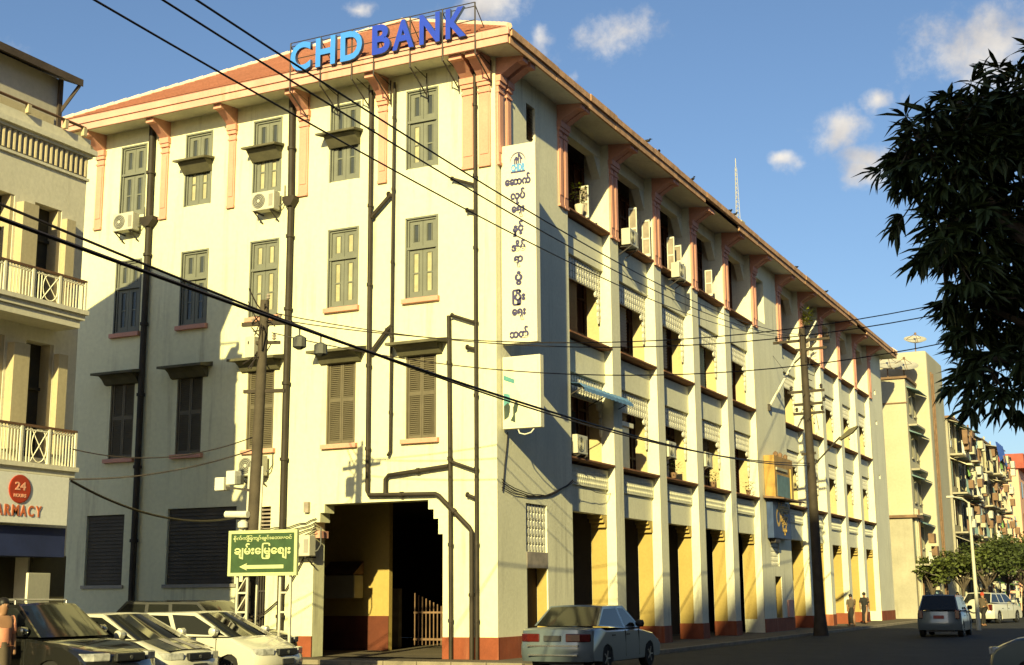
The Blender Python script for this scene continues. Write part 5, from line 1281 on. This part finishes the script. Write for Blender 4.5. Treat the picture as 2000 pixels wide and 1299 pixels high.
# street trees further off
def street_tree(loc, h, r, label, mat, n=1500, leaf=0.22):
    t = thing('street_tree', label, 'tree', loc, 0, 'trees along the far street')
    m = MB(); top = h * 0.62
    limb(m, (0, 0, 0), (0.1, 0.1, top * 0.6), 0.16, 0.10, 0.04)
    m.build('trunk', 'bark', t, smooth=50)
    b = MB(); f = MB(); lob = []
    for k in range(11):
        a = random.uniform(0, 6.28); rr_ = random.uniform(0.25, 0.8) * r
        c = Vector((rr_ * math.cos(a), rr_ * math.sin(a), h * random.uniform(0.55, 0.86))); lob.append((c, random.uniform(0.28, 0.5) * r)); limb(b, (0.1, 0.1, top * 0.58), c, 0.07, 0.02, 0.1, 4)
    b.build('branches', 'bark', t)
    for k in range(n):
        c, s = random.choice(lob)
        v = Vector((random.gauss(0, 1), random.gauss(0, 1), random.gauss(0, 1))).normalized() * (random.random() ** 0.45); p = c + Vector((v.x * s, v.y * s, v.z * s * 0.75))
        d = Vector((random.uniform(-1, 1), random.uniform(-1, 1), random.uniform(-0.8, 0.4))).normalized() * leaf * random.uniform(0.7, 1.5); q = d.cross(Vector((random.uniform(-1, 1), random.uniform(-1, 1), 1))).normalized() * leaf * random.uniform(0.35, 0.6)
        f.quad(p, p + d * 0.5 + q, p + d, p + d * 0.5 - q)
    fm_ = bpy.data.meshes.new('crown'); fm_.from_pydata(f.v, [], f.f); fm_.materials.append(MATS[mat]); link('crown', fm_, t)
TREES = [((1.7, 58.6, -0.1), 4.3, 1.7, 'small tree at the far end of the bank, leftmost of the street trees', 'leaf_far'), ((2.9, 64.0, -0.1), 5.2, 2.3, 'street tree second from the bank, above the white car', 'leaf_far'),
         ((3.6, 70.5, -0.1), 5.8, 2.7, 'bushy street tree in front of the cluttered flats', 'leaf_far2'), ((4.6, 75.0, -0.1), 6.4, 2.9, 'street tree right behind the pale lamp post', 'leaf_far'),
         ((5.9, 82.0, -0.1), 7.2, 3.3, 'street tree below the pink tower', 'leaf_far2'), ((6.2, 70.0, -0.1), 6.0, 2.6, 'broad street tree right of the pale lamp post', 'leaf_far2'),
         ((8.2, 62.0, -0.1), 5.6, 2.4, 'dark tree at the right edge over the white off-roader', 'leaf_far2'), ((5.0, 100.0, -0.1), 7.5, 3.6, 'farthest tree closing the end of the street', 'leaf_far')]
for a in TREES: street_tree(*a)
lp_ = thing('lamp_post', 'pale slender lamp post standing among the trees down the street', 'lamp post', (7.6, 34.4, -0.1))
MB().tube([(0, 0, 0), (0, 0, 1.2), (-0.02, -0.1, 5.9)], [0.11, 0.09, 0.06], 10).build('post', 'steel_white', lp_, smooth=40)
MB().tube([(-0.02, -0.1, 5.85), (-0.3, -0.3, 6.1), (-0.7, -0.5, 6.15)], 0.035, 6).build('arm', 'steel_white', lp_)
B(-0.95, -0.6, -0.65, -0.40, 6.10, 6.2).build('lamp_head', 'steel_white', lp_, bevel=0.02)

# ================================================================== background buildings
ab = thing('apartment_building', 'plain cream apartment building with satellite dishes beyond the bank', 'building', (0, 0, 0))
B(-12, 0.70, 60.0, 64.0, -0.1, 15.9).build('wall', 'apt_cream', ab, bevel=0.05)
B(-12, 1.60, 64.0, 71.0, -0.1, 18.4).build('wall', 'apt_cream', ab, bevel=0.15)
B(-12.1, 0.85, 59.85, 63.9, 15.9, 16.05).build('coping', 'tin_rust', ab)
B(-12, 0.78, 59.93, 59.995, 14.2, 14.28).build('moulding', 'tin_rust', ab)
for k in range(5):
    z = 1.2 + 3.0 * k
    for j, yy in enumerate((60.8, 62.6)):
        wo = B(0.70, 0.74, yy, yy + 0.9, z + 0.4, z + 1.8).build('window', 'glass_dark', ab)
        B(0.74, 0.80, yy - 0.05, yy + 0.95, z + 0.3, z + 0.4).build('sill', 'apt_grey', wo)
    MB().prism([(0.70, z + 2.15), (1.5, z + 1.85), (1.5, z + 1.9), (0.70, z + 2.25)], 'y', 60.4, 63.8).build('awning', 'tin_teal', ab)
    B(0.70, 1.25, 60.4, 63.8, z - 0.5, z - 0.38).build('balcony_slab', 'apt_grey', ab)
for yy in (65.2, 66.0): MB().tube([(1.66, yy, 0), (1.66, yy, 17.0)], 0.06, 6).build('downpipe', 'tin_rust', ab)
MATC = ['cloth_cream', 'apt_cream', 'tin_teal', 'cloth_blue', 'tin_rust', 'apt_grey', 'cloth_green', 'white_paint', 'marble', 'interior_dark']
def flats(name, label, x, y0, y1, z1, nf, nb, wallmat, seed):
    random.seed(seed)
    t = thing(name, label, 'building', (0, 0, 0))
    B(-11, x, y0, y1, -0.1, z1).build('wall', wallmat, t)
    B(-11.2, x + 0.35, y0 - 0.2, y1 + 0.2, z1, z1 + 0.18).build('roof', 'tin_rust', t)
    dy, dz = (y1 - y0) / nb, z1 / nf
    for i in range(nb):
        for j in range(nf):
            a, b, z = y0 + i * dy + 0.15, y0 + (i + 1) * dy - 0.15, j * dz + 0.25
            wo = B(x, x + 0.03, a + 0.3, b - 0.3, z + 0.55, z + dz - 0.6).build('window', random.choice(['glass_dark', 'interior_dark', 'glass_dark', 'shade_brown']), t)
            B(x + 0.03, x + 0.06, a + 0.28, a + 0.36, z + 0.5, z + dz - 0.55).build('frame', random.choice(['white_paint', 'tin_teal', 'apt_cream']), wo)
            dpt = random.uniform(0.7, 1.3)
            B(x, x + dpt, a, b, z - 0.12, z).build('balcony_slab', 'apt_grey', t)
            ml = MB(); yy = a
            st = random.choice((0.14, 0.2, 0.3)); hh = random.uniform(0.7, 1.0)
            while yy < b: ml.box(x + dpt - 0.04, x + dpt, yy, yy + 0.035, z, z + hh); yy += st
            ml.box(x + dpt - 0.05, x + dpt + 0.01, a, b, z + hh, z + hh + 0.05); ml.build('balcony_rail', random.choice(['white_paint', 'tin_rust', 'tin_teal', 'apt_cream']), t)
            if random.random() < 0.75:
                tl = random.uniform(0.25, 0.6)
                MB().prism([(x, z + dz - 0.35), (x + dpt + random.uniform(0.0, 0.5), z + dz - 0.35 - tl), (x + dpt + 0.1, z + dz - 0.30 - tl), (x, z + dz - 0.28)], 'y', a - 0.05, b + 0.05).build('awning', random.choice(['tin_teal', 'tin_rust', 'apt_grey', 'cloth_cream', 'cloth_green']), t)
            for q in range(random.randint(2, 4)):
                w_ = random.uniform(0.4, 1.1); ya = random.uniform(a, b - 0.5); zz = z + random.uniform(0.3, dz - 1.2)
                if random.random() < 0.45: B(x + dpt - 0.02, x + dpt + 0.35, ya, ya + 0.8, zz, zz + 0.6).build('box_unit', random.choice(['ac_white', 'apt_cream', 'tin_rust']), t)
                else:
                    ml = MB(); n_ = 4
                    for k in range(n_):
                        y_0, y_1 = ya + w_ * k / n_, ya + w_ * (k + 1) / n_; d0, d1 = 0.06 * (k % 2), 0.06 * ((k + 1) % 2)
                        ml.quad((x + dpt + d0, y_0, zz + 0.9), (x + dpt + d1, y_1, zz + 0.9), (x + dpt + d1 * 1.6 + 0.06, y_1, zz + random.uniform(-0.1, 0.15)), (x + dpt + d0 * 1.6 + 0.06, y_0, zz))
                    ml.build('hanging_cloth', random.choice(MATC), t)
    for k in range(3):
        yy = y0 + (y1 - y0) * (0.2 + 0.3 * k); MB().tube([(x + 0.15, yy, 0), (x + 0.15, yy, z1 + 0.6)], 0.08, 6).build('downpipe', random.choice(['apt_cream', 'tin_rust']), t)
    return t
f0 = flats('flats', 'low cluttered house with tin awnings at the foot of the cream apartments', 1.0, 57.6, 59.7, 6.4, 2, 1, 'apt_grey', 9)
f1 = flats('flats', 'cluttered block of flats with balconies and laundry behind the first trees', 1.7, 71.3, 84.0, 14.4, 5, 6, 'apt_grey', 3)
f2 = flats('flats', 'second cluttered block of flats with blue tarpaulin near its roof', 2.2, 84.4, 98.5, 14.0, 5, 6, 'apt_grey', 5)
m = MB()
for k in range(8):
    y0, y1 = 85.0 + k * 0.6, 85.6 + k * 0.6; m.quad((3.5 + 0.12 * (k % 2), y0, 13.9), (3.5 + 0.12 * ((k + 1) % 2), y1, 13.9), (3.75 + 0.12 * ((k + 1) % 2), y1, 12.4 + 0.2 * math.sin(k)), (3.75 + 0.12 * (k % 2), y0, 12.4 + 0.2 * math.sin(k - 1)))
m.build('tarpaulin', 'tarp_blue', f2)
random.seed(21)
pt_ = thing('pink_tower', 'pink residential tower with dark red roof beyond the flats', 'building', (0, 0, 0))
B(-4, 3.3, 104, 112, -0.1, 13.2).build('wall', 'apt_pink', pt_); B(-4.3, 3.9, 103.7, 112.3, 13.2, 14.6).build('roof', 'apt_roof', pt_)
for j in range(4):
    for yy in (105.5, 108.0, 110.3): B(3.3, 3.36, yy, yy + 1.0, 1.5 + 3 * j, 3.0 + 3 * j).build('window', 'glass_dark', pt_)
B(1.0, 2.4, 103.9, 103.98, 12.6, 13.0).build('window', 'apt_roof', pt_)
ob_ = thing('orange_building', 'bright orange building at the far right end of the street', 'building', (0, 0, 0))
B(-2, 7.5, 122, 134, -0.1, 11.5).build('wall', 'apt_orange', ob_); B(-2, 7.7, 121.8, 134, 8.0, 8.3).build('band', 'apt_roof', ob_)
for j in range(3):
    for yy in (124, 127, 130): B(7.5, 7.56, yy, yy + 1.4, 1.5 + 3 * j, 3.2 + 3 * j).build('window', 'glass_dark', ob_)
# satellite dishes on the apartment building
def dish(loc, r_, label, rz=0):
    t = thing('satellite_dish', label, 'satellite dish', loc, rz, 'satellite dishes')
    m = MB(); n_ = 20
    ax = Vector((0.15, -0.45, 0.88)).normalized(); s = ax.cross(Vector((0, 1, 0))).normalized(); u = ax.cross(s)
    for k in range(5):
        q = r_ * k / 4
        for j in range(n_):
            a = 2 * math.pi * j / n_; m.v.append(tuple(Vector((0, 0, 1.0)) + s * q * math.cos(a) + u * q * math.sin(a) + ax * 0.30 * q * q / r_))
    for k in range(4):
        for j in range(n_): m.f.append((k * n_ + j, k * n_ + (j + 1) % n_, (k + 1) * n_ + (j + 1) % n_, (k + 1) * n_ + j))
    m.build('reflector', 'dish', t, smooth=60)
    MB().tube([(0, 0, 0), (0, 0, 1.0)], 0.04, 6).build('mast', 'tin_rust', t)
    m = MB(); tip = Vector((0, 0, 1.0)) + ax * r_ * 0.8
    for j in range(3):
        a = 2 * math.pi * j / 3; m.tube([Vector((0, 0, 1.0)) + s * r_ * 0.8 * math.cos(a) + u * r_ * 0.8 * math.sin(a) + ax * 0.2 * r_, tip], 0.02, 4)
    m.lathe([(0.08, -0.08), (0.08, 0.08)], 8, tuple(tip)); m.build('feed_horn', 'tin_rust', t)
dish((-0.75, 62.0, 16.05), 1.05, 'left satellite dish of the pair on the lower cream roof')
dish((0.25, 62.6, 15.95), 1.0, 'right satellite dish of the pair on the lower cream roof')
dish((0.6, 66.0, 18.4), 0.8, 'satellite dish on the higher cream roof')
# unseen block added behind the viewpoint to shade the street and near tree
oc = thing('shade_block', 'unseen concrete block added behind the viewpoint to shade the street', 'building', (0, 0, 0))
B(22, 62, -76, -52, -0.1, 34.0).build('wall', 'concrete_wall', oc)
for j in range(9):
    for i in range(8): B(23.5 + i * 4.6, 26.3 + i * 4.6, -52.0, -51.95, 2 + 3.4 * j, 4.2 + 3.4 * j).build('window', 'glass_dark', oc)
B(21.7, 62.3, -76.3, -51.7, 34.0, 34.4).build('parapet', 'concrete_wall', oc)

# pole across the street that carries the right-hand wires
p3_ = thing('utility_pole', 'utility pole across the street to the right, carrying the wires behind the tree', 'utility pole', (21.5, 3.0, -0.1))
MB().tube([(0, 0, 0), (0, 0, 12.6)], [0.2, 0.13], 10).build('pole', 'pole_wood', p3_, smooth=40)
for z in (12.0, 11.0, 10.5): MB().bar((0, -1.2, z), (0, 2.2, z + 0.05), 0.1).build('crossarm', 'pole_dark', p3_)

eb = thing('road_shade_block', 'unseen grey block added across the street to the right to shade the road', 'building', (0, 0, 0))  # unseen building added to keep the right of the road in shade
B(22.5, 38, -26, 24, -0.1, 18).build('wall', 'concrete_wall', eb); B(22.1, 38, -26.3, 24.3, 18, 18.4).build('cornice', 'concrete_wall', eb)
wm_ = B(-0.03, 0.0, 0, 1.6, 0, 2.0).mesh('window', 'glass_dark')
for j in range(4):
    for i in range(11): link('window', wm_, eb, (22.5, -24.5 + i * 4.5, 1.3 + j * 4.2))
